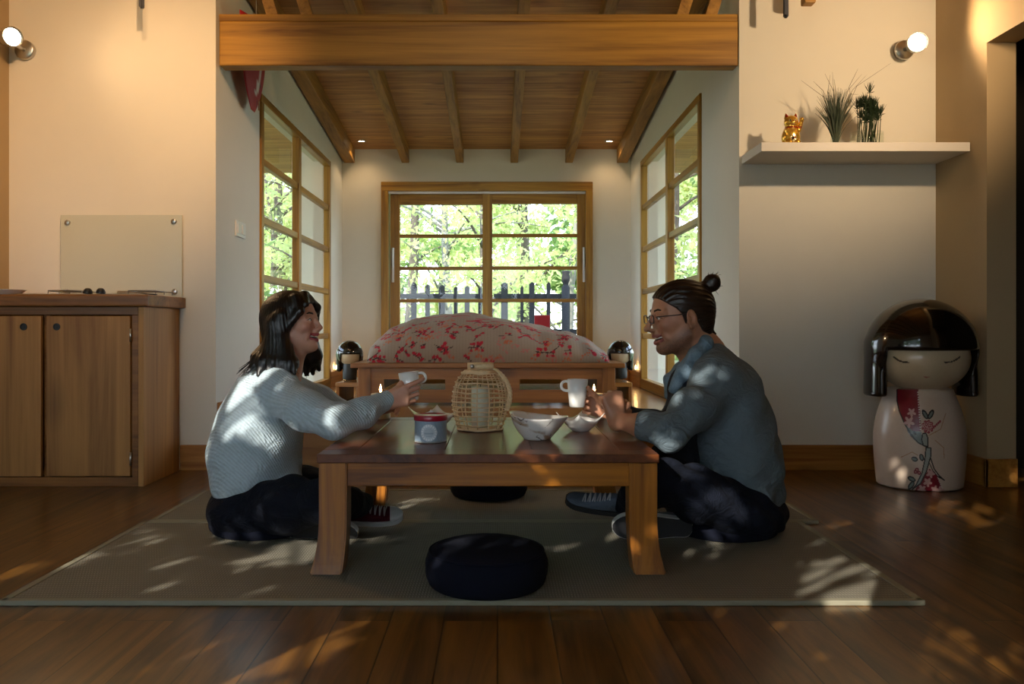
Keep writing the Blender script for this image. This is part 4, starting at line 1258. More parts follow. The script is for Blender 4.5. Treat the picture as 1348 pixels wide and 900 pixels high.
def head_prims(fr, man):
    jw = 1.0 if man else .9
    A = []
    def e(c, r, k=.02, op=None, rot=None): A.append(ell(c, r, k, fr=fr, op=op, rot=rot))
    def c(a, b, ra, rb=None, k=.012, op=None): A.append(cone(a, b, ra, rb, k, fr=fr, op=op))
    e((-.012, 0, .035), (.100, .075, .083)); e((.022, 0, -.022), (.066, .060 * jw, .085), .02)
    for s in (-1, 1):
        c((-.008, s * .050 * jw, -.052), (.060, s * .016, -.092), .020, .017, .03)
        e((.058, s * .040, -.016), (.024, .020, .018), .022)                     # cheek, raised by the smile
        c((.080, s * .012, .026), (.066, s * .048, .026), .011, .010, .014)       # brow ridge
    e((.070, 0, -.093), (.021, .020, .018), .018)
    nl = .008 if man else 0.0
    c((.088, 0, .016), (.106 + nl, 0, -.020), .0085, .0092, .012); e((.107 + nl, 0, -.024), (.0105, .0095, .008), .008)
    for s in (-1, 1): e((.099, s * .012, -.029), (.0105, .0075, .007), .006)
    e((.088, 0, -.044), (.012, .018, .011), .012)
    for s in (-1, 1):
        e((.096, s * .032, .010), (.016, .017, .0095), .010, 'cut')
        e((.074, s * .0315, .0095), (.0112, .0120, .0112), .004)
        c((.071, s * .047, .0085), (.0855, s * .032, .0172), .0035, .0042, .004); c((.0855, s * .032, .0172), (.082, s * .017, .009), .0042, .003, .004)
        c((.071, s * .047, .0065), (.0845, s * .032, .0022), .0035, .004, .004); c((.0845, s * .032, .0022), (.082, s * .018, .0065), .004, .003, .004)
    # open smile
    e((.091, 0, -.0580), (.014, .025, .0090), .003, 'cut')
    for s in (-1, 1):
        e((.081, s * .022, -.0560), (.014, .013, .0080), .003, 'cut')
        c((.072, s * .034, -.0465), (.0885, s * .016, -.0500), .0034, .0044, .004); c((.0885, s * .016, -.0505), (.0955, 0, -.0490), .0048, .0052, .005)
        c((.072, s * .033, -.0560), (.086, s * .016, -.0690), .0032, .0050, .004); c((.086, s * .016, -.0682), (.0915, 0, -.0715), .0055, .0062, .005)
        c((.070, s * .036, -.040), (.064, s * .040, -.058), .006, .006, .012)     # fold beside the mouth
        # ear
        eo = .008 if man else 0
        rot = np.array(Matrix.Rotation(s * (.40 if man else .25), 3, 'Z') @ Matrix.Rotation(.18, 3, 'Y'))
        e((-.012, s * (.076 + eo), -.004), (.021, .0065, .031), .006, rot=rot)
        e((-.009, s * (.083 + eo), .000), (.0125, .0065, .020), .004, 'cut', rot=rot)
        e((-.008, s * (.076 + eo * .7), -.031), (.008, .006, .009), .006); e((-.004, s * (.080 + eo), -.004), (.004, .004, .007), .004)
        e((.111, s * .0055, -.0335), (.0045, .0034, .0035), .003, 'cut')
    return A

def hand(wrist, f, p, right, curls, thumb, sc=1.0, rw=.024, fan=.05):
    """prims of a hand: f finger direction, p palm normal; curls per finger in degrees; thumb = points"""
    f = Vector(f).normalized(); p = Vector(p); p = (p - f * p.dot(f)).normalized()
    t = f.cross(p) * (1 if right else -1); w = Vector(wrist)
    A = [cone(w - f * .01, w + f * .03 * sc, rw, .019 * sc, .015, )]
    offs = (.030, .0105, -.0095, -.028); fwd = (.086, .090, .085, .077)
    seg = ((.043, .026, .021), (.047, .030, .022), (.043, .028, .021), (.034, .021, .019)); rad = (.0090, .0092, .0087, .0077)
    for i in range(4):
        m = w + (f * fwd[i] + t * offs[i]) * sc
        A.append(cone(w + (f * .018 + t * offs[i] * .55) * sc, m, .0165 * sc, .0112 * sc, .012))
        d0 = (f + t * fan * (1.5 - i)).normalized(); ang = 0; q = m; r = rad[i] * sc
        for j in range(3):
            ang += math.radians(curls[i][j])
            d = d0 * math.cos(ang) + p * math.sin(ang)
            n = q + d * seg[i][j] * sc
            A.append(cone(q, n, r * (1.04 - .09 * j), r * (.95 - .10 * j), .0022)); q = n
    A.append(cone(w + (f * .012 + t * .014 + p * .006) * sc, w + (f * .055 + t * .026 + p * .008) * sc, .019 * sc, .013 * sc, .014))
    pts = [Vector(q) for q in thumb]
    for a, b, ra, rb in zip(pts, pts[1:], (.0135, .0112, .0098), (.0112, .0102, .0078)):
        A.append(cone(a, b, ra * sc, rb * sc, .008))
    return A

def skin_mat(name, rough=.48):
    t = painted(name, rough, bump=.04, nscale=220)
    t.set(Subsurface_Weight=.12, Subsurface_Radius=(.012, .005, .003), Subsurface_Scale=1.0)
    return t.m
def cloth(name, col, var=.2, scale=(60, 60, 60), bump=.4, rough=.9, kind='noise', sheen=.0, wr=.45):
    t = NT(name)
    if isinstance(col, str): col = lin(col)
    v = t.co(scale)
    if kind == 'noise': h = t.noise(v, 3.0, 4.0, .6)
    else:
        w1 = t.N('ShaderNodeTexWave', wave_type='BANDS', bands_direction='DIAGONAL'); w1.inputs['Scale'].default_value = 1.0; w1.inputs['Distortion'].default_value = 1.2; w1.inputs['Detail'].default_value = 1.5; w1.inputs['Detail Scale'].default_value = 1.2
        t.L(v, w1.inputs['Vector'])
        vo = t.N('ShaderNodeTexVoronoi'); vo.inputs['Scale'].default_value = 2.2; t.L(v, vo.inputs['Vector'])
        h = t.math('ADD', t.math('MULTIPLY', w1.outputs['Fac'], .7), t.math('MULTIPLY', vo.outputs['Distance'], .5))
    big = t.noise(t.co(), 7, 3)
    f = t.math('ADD', t.math('MULTIPLY', h, .6), t.math('MULTIPLY', big, .4))
    t.base(t.mix(f, tuple(c * (1 - var) for c in col), tuple(min(1, c * (1 + var)) for c in col)))
    t.set(Roughness=rough, Sheen_Weight=sheen, Sheen_Roughness=.5, Specular_IOR_Level=.25); t.bump(h, bump, .004)
    rn = t.noise(t.co((1, 1, 1.3)), 13, 2.5, .5, 1.6); rd = t.math('ABSOLUTE', t.math('SUBTRACT', rn, .5))
    b1 = t.b.inputs['Normal'].links[0].from_node; b2 = t.N('ShaderNodeBump'); b2.inputs['Strength'].default_value = wr; b2.inputs['Distance'].default_value = .035
    t.L(rd, b2.inputs['Height']); t.L(b2.outputs[0], b1.inputs['Normal'])
    return t.m
def hairmat(name, c0, c1, scale):
    t = NT(name)
    n = t.noise(t.co(scale), 1.0, 4.0, .65, .4)
    t.base(t.ramp(n, [(.35, lin(c0)), (.7, lin(c1))])); t.set(Roughness=.38, Specular_IOR_Level=.6); t.bump(n, .6, .004)
    return t.m

def garment(name, prims, h, mat, parent, fold=None, lo=None, hi=None, cuts=(), after=None):
    pts = []
    for p in prims:
        if p['t'] == 'cone': pts += [V(p['a']) - p['ra'] * max(p['w']), V(p['a']) + p['ra'] * max(p['w']), V(p['b']) - p['rb'] * max(p['w']), V(p['b']) + p['rb'] * max(p['w'])]
        else: r = V(p['r']) * np.ones(3); pts += [V(p['c']) - r.max() if 'rot' in p else V(p['c']) - r, V(p['c']) + r.max() if 'rot' in p else V(p['c']) + r]
    pts = np.array(pts); a, b = pts.min(0) - .03, pts.max(0) + .03
    f = Field(a, b, h); f.apply(prims)
    if fold is not None:
        sl, X, Y, Z = f.coords(); f.d = f.d + np.where(np.abs(f.d) < .06, fold(X, Y, Z), 0).astype(np.float32)
    for c in cuts: f.one(c)
    if after: after(f)
    v, fc = f.mesh()
    return npobj(name, v, fc, mat, parent, True, 2)

def shoe(parent, name, c, toe, up, mats, L=.27, label=None, cap=True):
    """canvas sneaker: c centre of the sole, toe direction, up direction"""
    toe = Vector(toe).normalized(); up = Vector(up); up = (up - toe * up.dot(toe)).normalized(); sd = up.cross(toe)
    Mx = Matrix(((toe.x, sd.x, up.x), (toe.y, sd.y, up.y), (toe.z, sd.z, up.z))); c = Vector(c)
    def W(p): return Mx @ Vector(p) + c
    s = L / .27
    def hw(u):                          # half width along the foot, u 0 heel .. 1 toe
        e = min(1, (u / .10)) if u < .10 else (1 if u < .80 else math.sqrt(max(0, 1 - ((u - .80) / .20) ** 2)))
        e = math.sqrt(max(0, 1 - (1 - u / .10) ** 2)) if u < .10 else e
        return e * (.031 + .012 * max(0, math.sin((u - .2) / .95 * math.pi)) ** 1.2) * s
    def hh(u):
        return (.082 if u < .30 else .082 - .040 * ((u - .30) / .45) ** .8 if u < .75 else .042 - .012 * ((u - .75) / .25) ** 2) * s
    us = [0.004] + [i / 30 for i in range(1, 30)] + [.996]
    bm = BM(); rings = []
    for u in us:
        w, h_ = hw(u) * .97, hh(u)
        rings.append([bm.verts.new(W(((u - .5) * L * .985, math.copysign(abs(math.cos(a)) ** .7, math.cos(a)) * w, .018 * s + (h_ - .018 * s) * math.sin(a) ** .75 if 0 < a < math.pi else .018 * s))) for a in [math.pi * k / 14 for k in range(15)]])
    for A, B in zip(rings, rings[1:]):
        for k in range(14): bm.faces.new((A[k], A[k + 1], B[k + 1], B[k]))
        bm.faces.new((A[0], B[0], B[14], A[14]))
    bm.faces.new(rings[0]); bm.faces.new(rings[-1])
    o = obj(name, bm, mats[0], parent, True)
    if label: o['label'] = label
    def slab(z0, z1, grow, n=26):
        b2 = BM(); out = [((u - .5) * L * 1.0, hw(u) + grow) for u in us]
        pts = [(x, y) for x, y in out] + [(x, -y) for x, y in reversed(out)]
        lo = [b2.verts.new(W((x, y, z0))) for x, y in pts]; hi = [b2.verts.new(W((x, y, z1))) for x, y in pts]
        b2.faces.new(lo[::-1]); b2.faces.new(hi)
        for i in range(len(pts)): b2.faces.new((lo[i], lo[(i + 1) % len(pts)], hi[(i + 1) % len(pts)], hi[i]))
        return b2
    obj('sole', slab(.002 * s, .024 * s, .004), mats[1], o)
    obj('tread', slab(0, .003 * s, .001), mats[2], o)
    if cap:
        bm = BM(); rings = []
        for u in [.80 + .199 * i / 8 for i in range(9)]:
            w, h_ = hw(u) * 1.0 + .001, hh(u) + .0015
            rings.append([bm.verts.new(W(((u - .5) * L * .99, math.copysign(abs(math.cos(a)) ** .7, math.cos(a)) * w, .02 * s + (h_ - .02 * s) * max(0, math.sin(a)) ** .75))) for a in [math.pi * k / 14 for k in range(15)]])
        for A, B in zip(rings, rings[1:]):
            for k in range(14): bm.faces.new((A[k], A[k + 1], B[k + 1], B[k]))
        obj('toe_cap', bm, mats[1], o, True)
    bm = BM()
    for i in range(6):
        u = .36 + .07 * i; w = hw(u) * .62; z = hh(u) + .002
        for q in (0, .035): tube(bm, bez(W(((u - .5) * L, -w, z - .007)), W(((u + q / 2 - .5) * L, 0, z + .006)), W(((u + q - .5) * L, w, z - .007)), 6), .0026, 6)
    obj('laces', bm, mats[3], o, True)
    return o

def eyes_etc(fr, root, brow_mat, iris, teeth_mat):
    for s in (-1, 1):
        c = to_w(fr, (.0755, s * .0315, .0096))
        bm = BM(); sphere(bm, c, .0124 * fr[2], 24, 16)
        o = obj('eye', bm, painted('eye_paint', .08, coat=.5).m, root, True)
        gz = fr[0] @ V((1, -s * .0, -.02))
        def fn(co, c=c, gz=gz):
            d = (co - c) / np.linalg.norm(co - c, axis=1)[:, None]; a = d @ (gz / np.linalg.norm(gz))
            k = np.tile(np.array((.72, .68, .64)), (len(co), 1)); k[a > .82] = iris; k[a > .94] = (.004, .004, .004); return k
        paint(o, fn)
        bm = BM(); tube(bm, [Vector(to_w(fr, q)) for q in ((.0875, s * .013, .0285), (.0885, s * .024, .0345), (.082, s * .038, .0375), (.070, s * .051, .031))], [.0028, .0038, .0034, .0014], 8)
        obj('eyebrow', bm, brow_mat, root, True)
        bm = BM(); tube(bm, [Vector(to_w(fr, q)) for q in ((.0835, s * .019, .0108), (.0885, s * .030, .0168), (.0858, s * .040, .0142), (.075, s * .049, .0075))], [.0008, .0016, .0016, .0008], 6)
        obj('eyelashes', bm, brow_mat, root, True)
    bm = BM(); n = 24; rows = []
    for z in (-.0480, -.0535, -.0585, -.0600):
        rows.append([bm.verts.new(Vector(to_w(fr, (.0918 - .015 * (y / .026) ** 2 - (.002 if z < -.0595 else 0) + .0006 * abs(math.sin(y * 520)), y, z + .0045 * (y / .026) ** 2)))) for y in [-.027 + .054 * i / n for i in range(n + 1)]])
    for A, B in zip(rows, rows[1:]):
        for k in range(n): bm.faces.new((A[k], A[k + 1], B[k + 1], B[k]))
    o = obj('teeth', bm, teeth_mat, root, True); o.modifiers.new('t', 'SOLIDIFY').thickness = .003

def lips_mask(L):
    x, y, z = L[:, 0], L[:, 1], L[:, 2]
    ay = np.abs(y)
    up = -.0488 - .0010 * (ay / .033) + .0035 * (ay / .033) ** 2
    lo = -.0715 + .0150 * (ay / .034) ** 1.7
    return (x > .066) & (ay < .035) & (z < up + .0048) & (z > lo - .0055), (x > .060) & (x < .0865 - 6 * y * y) & (ay < .03) & (z < up - .001) & (z > lo + .002)

TEETH = plain('teeth', (.82, .79, .72), .2)
# ------------------------------------------------------------------ the woman
W0 = P(335, 700, 3.02)
wo = thing('person', (W0.x, 3.02, .085), 'smiling woman with dark hair in a pale blue jumper sitting left of the low table', 'person')
WH = frame(math.radians(-9), math.radians(4), 0, P(386.5, 426, 3.01), .915)
wr_r = P(506, 529.5, 2.868)
mugc = Vector(MUG_W) + Vector((0, 0, .05))
thw = [P(516, 519, 2.875), P(527, 507, 2.888), P(533, 498, 2.925), P(537, 494, 2.955)]
hw_r = hand(wr_r, (.93, .10, .30), (-.05, 1, .05), True, ((8, 14, 30), (22, 62, 45), (26, 66, 48), (30, 66, 48)), thw, .93, .023)
wr_l = P(497, 538, 3.16)
hw_l = hand(wr_l, (.75, -.55, .30), (.35, -.8, -.1), False, ((25, 40, 25),) * 4, [P(503, 528, 3.13), P(514, 519, 3.09), P(524, 512, 3.05), P(531, 508, 3.01)], .9, .023)
neckb = P(366, 497, 3.02)
wbody = head_prims(WH, False) + [cone(to_w(WH, (-.025, 0, -.045)), neckb, .050, .056, .03), cone(to_w(WH, (.0, 0, -.06)), P(378, 496, 3.0), .043, .05, .03)]
wt_pts = [P(338, 640, 3.02), P(333, 595, 3.02), P(343, 550, 3.02), P(357, 515, 3.02)]
wbody += chain(wt_pts, [.10, .10, .095, .075], .05, (1, 1.35, 1)) + [cone(P(366, 507, 3.15), P(366, 507, 2.89), .04, .04, .05), cone(P(358, 520, 3.02), neckb, .07, .05, .05)]
wbody += [cone(P(372, 516, 2.86), P(440, 556, 2.735), .042, .036, .03), cone(P(440, 556, 2.735), wr_r, .038, .024, .02)] + hw_r
wbody += [cone(P(385, 512, 3.18), P(452, 547, 3.24), .04, .034, .03), cone(P(452, 547, 3.24), wr_l, .034, .022, .02)] + hw_l
whip_n, wkn_n, wank_n = P(326, 670, 2.91), P(427, 660, 2.72), P(474, 664, 3.02)
whip_f, wkn_f, wank_f = P(345, 664, 3.12), P(438, 637, 3.26), P(398, 694, 2.93)
wbody += [ell(P(335, 668, 3.02), (.12, .15, .075), .05)] + chain([whip_n, wkn_n, wank_n], [.07, .05, .032], .03) + chain([whip_f, wkn_f, wank_f], [.07, .05, .032], .03)
def body_mesh(prims, root, fr, colfn, name, h=.0026):
    b = garment('body', prims, h, skin_mat(name), root) if False else None
    pts = []
    for p in prims:
        R, c, s = p.get('fr') or (np.eye(3), np.zeros(3), 1.0)
        q = [p['a'], p['b']] if p['t'] == 'cone' else [p['c']]
        r = max(p['ra'], p['rb']) * max(p['w']) if p['t'] == 'cone' else float(np.max(p['r']))
        for z in q:
            w_ = R @ (V(z) * s) + c; pts += [w_ - r * s, w_ + r * s]
    pts = np.array(pts)
    f = Field(pts.min(0) - .012, pts.max(0) + .012, h); f.apply(prims)
    v, fc = f.mesh(); del f
    o = npobj('body', v, fc, skin_mat(name), root, True, 1)
    paint(o, colfn)
    return o
def wcol(co):
    c = np.tile(np.array(lin('#d09a80')), (len(co), 1))
    L = to_l(WH, co.astype(float)); hd = (np.abs(L) < .14).all(1)
    ck = np.exp(-(((L[:, 0] - .07) / .04) ** 2 + ((np.abs(L[:, 1]) - .042) / .024) ** 2 + ((L[:, 2] + .02) / .024) ** 2)) * hd
    c = c * (1 - .38 * ck[:, None]) + np.array(lin('#c0685a')) * .38 * ck[:, None]
    ns = np.exp(-(((L[:, 0] - .112) / .018) ** 2 + (L[:, 1] / .016) ** 2 + ((L[:, 2] + .024) / .016) ** 2)) * hd
    c = c * (1 - .3 * ns[:, None]) + np.array(lin('#c0685a')) * .3 * ns[:, None]
    lip, cav = lips_mask(L); c[lip & hd] = lin('#b4525a'); c[cav & hd & lip] = (.06, .012, .012)
    return c
body_mesh(wbody, wo, WH, wcol, 'skin_fair')
hair_w = hairmat('hair_dark_brown', '#070404', '#150b09', (90, 90, 5))
eyes_etc(WH, wo, hair_w, np.array((.03, .015, .008)), TEETH)

# hair: cap over the skull with a parting, curtains down both sides, ends turned outwards on the shoulder
def hair_woman():
    lo = V(P(300, 505, 2.72)); hi = V(P(445, 375, 3.25)); lo[1], hi[1] = 2.82, 3.22
    f = Field(lo, hi, .0028)
    fr = WH
    f.apply([ell((-.018, 0, .040), (.112, .091, .094), .01, fr=fr), ell((-.045, 0, -.02), (.085, .088, .11), .03, fr=fr)])
    _, X, Y, Z = f.coords()
    R, c, s = fr
    x, y, z = X - c[0], Y - c[1], Z - c[2]
    lx, ly, lz = [(R[0, i] * x + R[1, i] * y + R[2, i] * z) / s for i in range(3)]
    # face opening: in front of a line that runs from the fringe back to the jaw
    edge = np.interp(lz, [-.14, -.06, -.02, .015, .045, .075, .10, .13], [-.012, .002, .012, .028, .050, .078, .13, .2]).astype(np.float32)
    face = np.maximum(edge - lx, np.abs(ly) - .2)
    f.d = smax(f.d, (lx - edge), .006)
    for sd in (-1, 1):
        f.apply([cone((.035, sd * .050, .098), (.060, sd * .070, .045), .018, .014, .012, fr=fr), cone((.060, sd * .070, .045), (.006, sd * .081, -.012), .014, .018, .012, fr=fr),
                 cone((-.014, sd * .082, .03), (-.020, sd * .088, -.055), .026, .028, .015, fr=fr), cone((-.020, sd * .088, -.055), (-.008, sd * .088, -.130), .028, .027, .015, fr=fr),
                 cone((-.04, sd * .075, .0), (-.055, sd * .085, -.125), .038, .036, .02, fr=fr)])
    f.apply([cone((.055, -.01, .112), (.078, -.055, .070), .014, .012, .012, fr=fr), cone((.055, .01, .112), (.082, .052, .060), .014, .013, .012, fr=fr),
             cone((.082, .052, .060), (.066, .072, .010), .013, .012, .012, fr=fr)])
    ends = [(318, 491, 2.95), (327, 489, 2.90), (340, 494, 2.885), (352, 496, 2.88), (366, 497, 2.875), (378, 496, 2.875), (388, 491, 2.885), (330, 487, 3.05), (345, 488, 3.12), (412, 492, 3.13), (404, 496, 3.11), (420, 487, 3.14), (396, 493, 3.15)]
    starts = [(-.085, -.01, -.06), (-.075, -.05, -.07), (-.06, -.075, -.07), (-.04, -.088, -.07), (-.02, -.092, -.07), (-.01, -.092, -.09), (-.002, -.088, -.10), (-.085, .03, -.06), (-.07, .06, -.07), (.01, .09, -.06), (-.01, .092, -.06), (.028, .086, -.05), (-.03, .09, -.06)]
    for (a, b, c_), st in zip(ends, starts):
        w0 = Vector(to_w(fr, st)); e = P(a, b, c_); m = w0.lerp(e, .55) + Vector((.006 if a > 350 else -.004, 0, -.004))
        f.apply([cone(w0, m, .026, .022, .016), cone(m, e, .022, .007, .012)])
    # strands: fine grooves that follow the fall of the hair
    ang = np.arctan2(ly, lx + .02 + 0 * lz)
    g = .0007 * np.sin(ang * 52 + 3 * np.sin(lz * 16)) + .0005 * np.sin(ang * 97 + 4 * np.sin(lz * 11 + 1))
    f.d = f.d + g.astype(np.float32)
    v, fc = f.mesh()
    o = npobj('hair', v, fc, hair_w, wo, True, 1)
    bm = BM(); rr = random.Random(11)
    for k in range(60):
        i = rr.randrange(len(ends)); st = Vector(to_w(fr, starts[i])); e = P(*ends[i]) + Vector((rr.uniform(-.02, .016), rr.uniform(-.014, .014), rr.uniform(-.016, .010)))
        if ends[i][0] < 332: e.x -= rr.uniform(0, .02)
        n = (Vector((0, rr.choice((-1, 1)) * .012, 0)) if False else Vector((0, -.016 if ends[i][2] < 3 else .01, 0)))
        tube(bm, bez(st + n, st.lerp(e, .6) + n + Vector((rr.uniform(-.006, .006), 0, -.01)), e, 8), [.0022, .0022, .002, .002, .0018, .0016, .0012, .0009, .0004], 4)
    obj('loose_strand', bm, hair_w, wo, True)
hair_woman()

knit = cloth('pale_blue_knit', (.41, .50, .55), .2, (42, 42, 42), .45, .95, 'knit', .2)
sw = chain([P(343, 638, 3.02), P(334, 602, 3.02), P(343, 556, 3.02), P(356, 518, 3.02), P(366, 500, 3.02)], [.150, .147, .136, .108, .064], .06, (1, 1.30, 1))
sw += [cone(P(366, 505, 3.15), P(366, 505, 2.89), .056, .056, .05), cone(P(365, 500, 3.02), P(371, 489, 3.015), .068, .062, .02)]
sw += [cone(P(368, 518, 2.885), P(402, 540, 2.79), .070, .066, .035), cone(P(402, 540, 2.79), P(440, 555, 2.735), .066, .058, .03), cone(P(440, 555, 2.735), P(478, 545, 2.80), .058, .050, .025), cone(P(478, 545, 2.80), P(499, 532.5, 2.853), .050, .036, .02), cone(P(497, 533.5, 2.85), P(509, 528, 2.872), .037, .035, .006)]
sw += [cone(P(380, 512, 3.16), P(420, 528, 3.22), .064, .056, .03), cone(P(420, 528, 3.22), P(454, 546, 3.24), .056, .048, .03), cone(P(454, 546, 3.24), P(492, 540, 3.17), .048, .034, .02)]
def knit_fold(X, Y, Z):
    a = .0045 * np.sin(42 * (Z + .5 * X) + 4 * np.sin(9 * Y + 7 * X)) * np.clip((X + .72) * 5, 0, 1)       # sleeve creases
    b = .006 * np.sin(30 * Z - 22 * X + 3 * np.sin(8 * Y)) * np.clip((.42 - Z) * 5, 0, 1)
    return a + b
garment('jumper', sw, .0036, knit, wo, knit_fold, cuts=[ell(P(374, 483, 3.01), (.052, .052, .040), .008, op='cut')])
hem = chain([P(343, 640, 3.02), P(340, 628, 3.02)], [.150, .152], .01, (1, 1.30, 1))
denim_w = cloth('dark_navy_denim', (.004, .006, .013), .35, (160, 160, 160), .3, .9)
jw = [ell(P(336, 668, 3.02), (.158, .205, .100), .06)] + chain([whip_n, whip_n.lerp(wkn_n, .6), wkn_n], [.102, .084, .066], .05) + chain([wkn_n, wkn_n.lerp(wank_n, .6), wank_n], [.068, .056, .046], .025)
jw += chain([whip_f, whip_f.lerp(wkn_f, .6), wkn_f], [.100, .086, .072], .05) + chain([wkn_f, wkn_f.lerp(wank_f, .6), wank_f], [.068, .058, .048], .025) + [cone(P(338, 642, 3.02), P(336, 660, 3.02), .128, .14, .04, (1, 1.3, 1))]
def jean_fold(X, Y, Z):
    return .004 * np.sin(46 * X + 30 * Z + 5 * np.sin(11 * Y + 6 * Z)) + .003 * np.sin(70 * Z - 25 * X + 3 * np.sin(16 * Y))
def above_floor(z0):
    def fn(f):
        _, X, Y, Z = f.coords(); f.d = smax(f.d, (z0 - Z) + 0 * f.d, .02)
    return fn
garment('jeans', jw, .0042, denim_w, wo, jean_fold, after=above_floor(.022))
WHITE_R = plain('white_rubber', (.62, .62, .60), .5); DARK_R = plain('dark_tread', (.02, .02, .02), .8); LACE = plain('pale_laces', (.5, .5, .5), .85)
maroon = cloth('maroon_canvas', lin('#4a0f1c'), .3, (120, 120, 120), .3)
grey_c = cloth('grey_canvas', lin('#5a646e'), .3, (120, 120, 120), .3)
shoe(wo, 'sneaker', P(488, 683, 3.03), (1, .12, .02), (-.12, -.55, .82), (maroon, WHITE_R, DARK_R, LACE), .235)
shoe(wo, 'sneaker', P(424, 701, 2.86), (1, -.05, -.03), (-.05, .9, .42), (maroon, WHITE_R, DARK_R, LACE), .245)

# ------------------------------------------------------------------ the man
ma = thing('person', (.87, 3.0, .085), 'bearded man with glasses and hair bun in grey-blue shirt sitting right of the table', 'person')
MH = frame(math.radians(186), math.radians(-7), 0, P(895, 418.5, 2.98), 1.08)
wr_n = P(811, 553, 2.835)
hm_n = hand(wr_n, (-.16, .10, 1), (-.25, 1, .0), False, ((80, 74, 45), (84, 76, 45), (84, 76, 45), (80, 76, 45)), [P(820, 541, 2.86), P(826, 533, 2.885), P(822, 529, 2.915), P(814, 529, 2.93)], 1.0, .027)
wr_f = P(804, 541, 3.075)
hm_f = hand(wr_f, (-.93, -.12, .30), (.05, -1, .0), True, ((34, 46, 40), (38, 50, 42), (40, 52, 42), (42, 52, 42)), [P(797, 540, 3.05), P(790, 528, 3.02), P(781, 518, 2.985), P(774, 510, 2.965)], 1.0, .027)
mneck = P(929, 466, 3.0)
mbody = head_prims(MH, True) + [cone(to_w(MH, (-.030, 0, -.04)), mneck, .055, .062, .03), cone(to_w(MH, (.005, 0, -.06)), P(915, 470, 2.99), .044, .055, .03)]
mt = [P(976, 655, 3.0), P(966, 605, 3.0), P(957, 560, 3.0), P(945, 515, 3.0)]
mbody += chain(mt, [.095, .105, .10, .09], .05, (1, 1.4, 1)) + [cone(P(938, 493, 3.16), P(938, 493, 2.85), .045, .045, .05), cone(P(942, 505, 3.0), mneck, .08, .06, .05)]
mbody += [cone(P(946, 508, 2.83), P(880, 571, 2.685), .048, .042, .03), cone(P(880, 571, 2.685), P(845, 560, 2.755), .042, .039, .02), cone(P(845, 560, 2.755), wr_n, .039, .027, .02)] + hm_n
mbody += [cone(P(922, 508, 3.18), P(880, 560, 3.25), .046, .04, .03), cone(P(880, 560, 3.25), wr_f, .04, .027, .02)] + hm_f
mhip_n, mkn_n, mank_n = P(978, 672, 2.87), P(872, 634, 2.70), P(824, 662, 3.03)
mhip_f, mkn_f, mank_f = P(970, 662, 3.12), P(882, 606, 3.25), P(902, 688, 2.96)
mbody += [ell(P(975, 672, 3.0), (.12, .16, .075), .05)] + chain([mhip_n, mkn_n, mank_n], [.075, .052, .034], .03) + chain([mhip_f, mkn_f, mank_f], [.075, .052, .034], .03)
def zline(x): return np.interp(x, [-.12, -.085, -.055, -.035, -.022, -.008, .004, .016, .030, .050, .075, .11], [-.070, -.068, -.050, -.012, .012, .004, -.020, .016, .034, .050, .074, .085])
def mcol(co):
    c = np.tile(np.array(lin('#b98467')), (len(co), 1))
    L = to_l(MH, co.astype(float)); hd = (np.abs(L) < .15).all(1)
    x, y, z = L[:, 0], L[:, 1], L[:, 2]; ay = np.abs(y)
    ck = np.exp(-(((x - .065) / .04) ** 2 + ((ay - .042) / .024) ** 2 + ((z + .016) / .022) ** 2)) * hd
    c = c * (1 - .3 * ck[:, None]) + np.array(lin('#a65a4c')) * .3 * ck[:, None]
    # short beard on the jaw, chin and upper lip
    jaw = np.interp(x, [-.03, .0, .03, .055, .075, .11], [-.005, -.022, -.045, -.058, -.066, -.070])
    b1 = np.clip((jaw - z + .008) / .032, 0, 1) * np.clip((x + .02) / .012, 0, 1) * np.clip((z + .135) / .02, 0, 1)
    b2 = np.exp(-((z + .043 + .010 * (ay / .03)) / .0055) ** 2) * (x > .07) * np.clip((.036 - ay) / .008, 0, 1)
    rs = np.random.RandomState(5).rand(len(co))
    b = np.clip(np.maximum(b1 * .62, b2 * .55), 0, 1) * hd * (.75 + .45 * rs)
    c = c * (1 - b[:, None]) + np.array(lin('#2a1a13')) * b[:, None]
    lip, cav = lips_mask(L); c[lip & hd] = lin('#9c5a52'); c[cav & hd & lip] = (.05, .012, .01)
    return c
body_mesh(mbody, ma, MH, mcol, 'skin_tanned')
hair_m = hairmat('hair_brown', '#0d0806', '#2a1a12', (8, 60, 60))
eyes_etc(MH, ma, hair_m, np.array((.03, .02, .012)), TEETH)
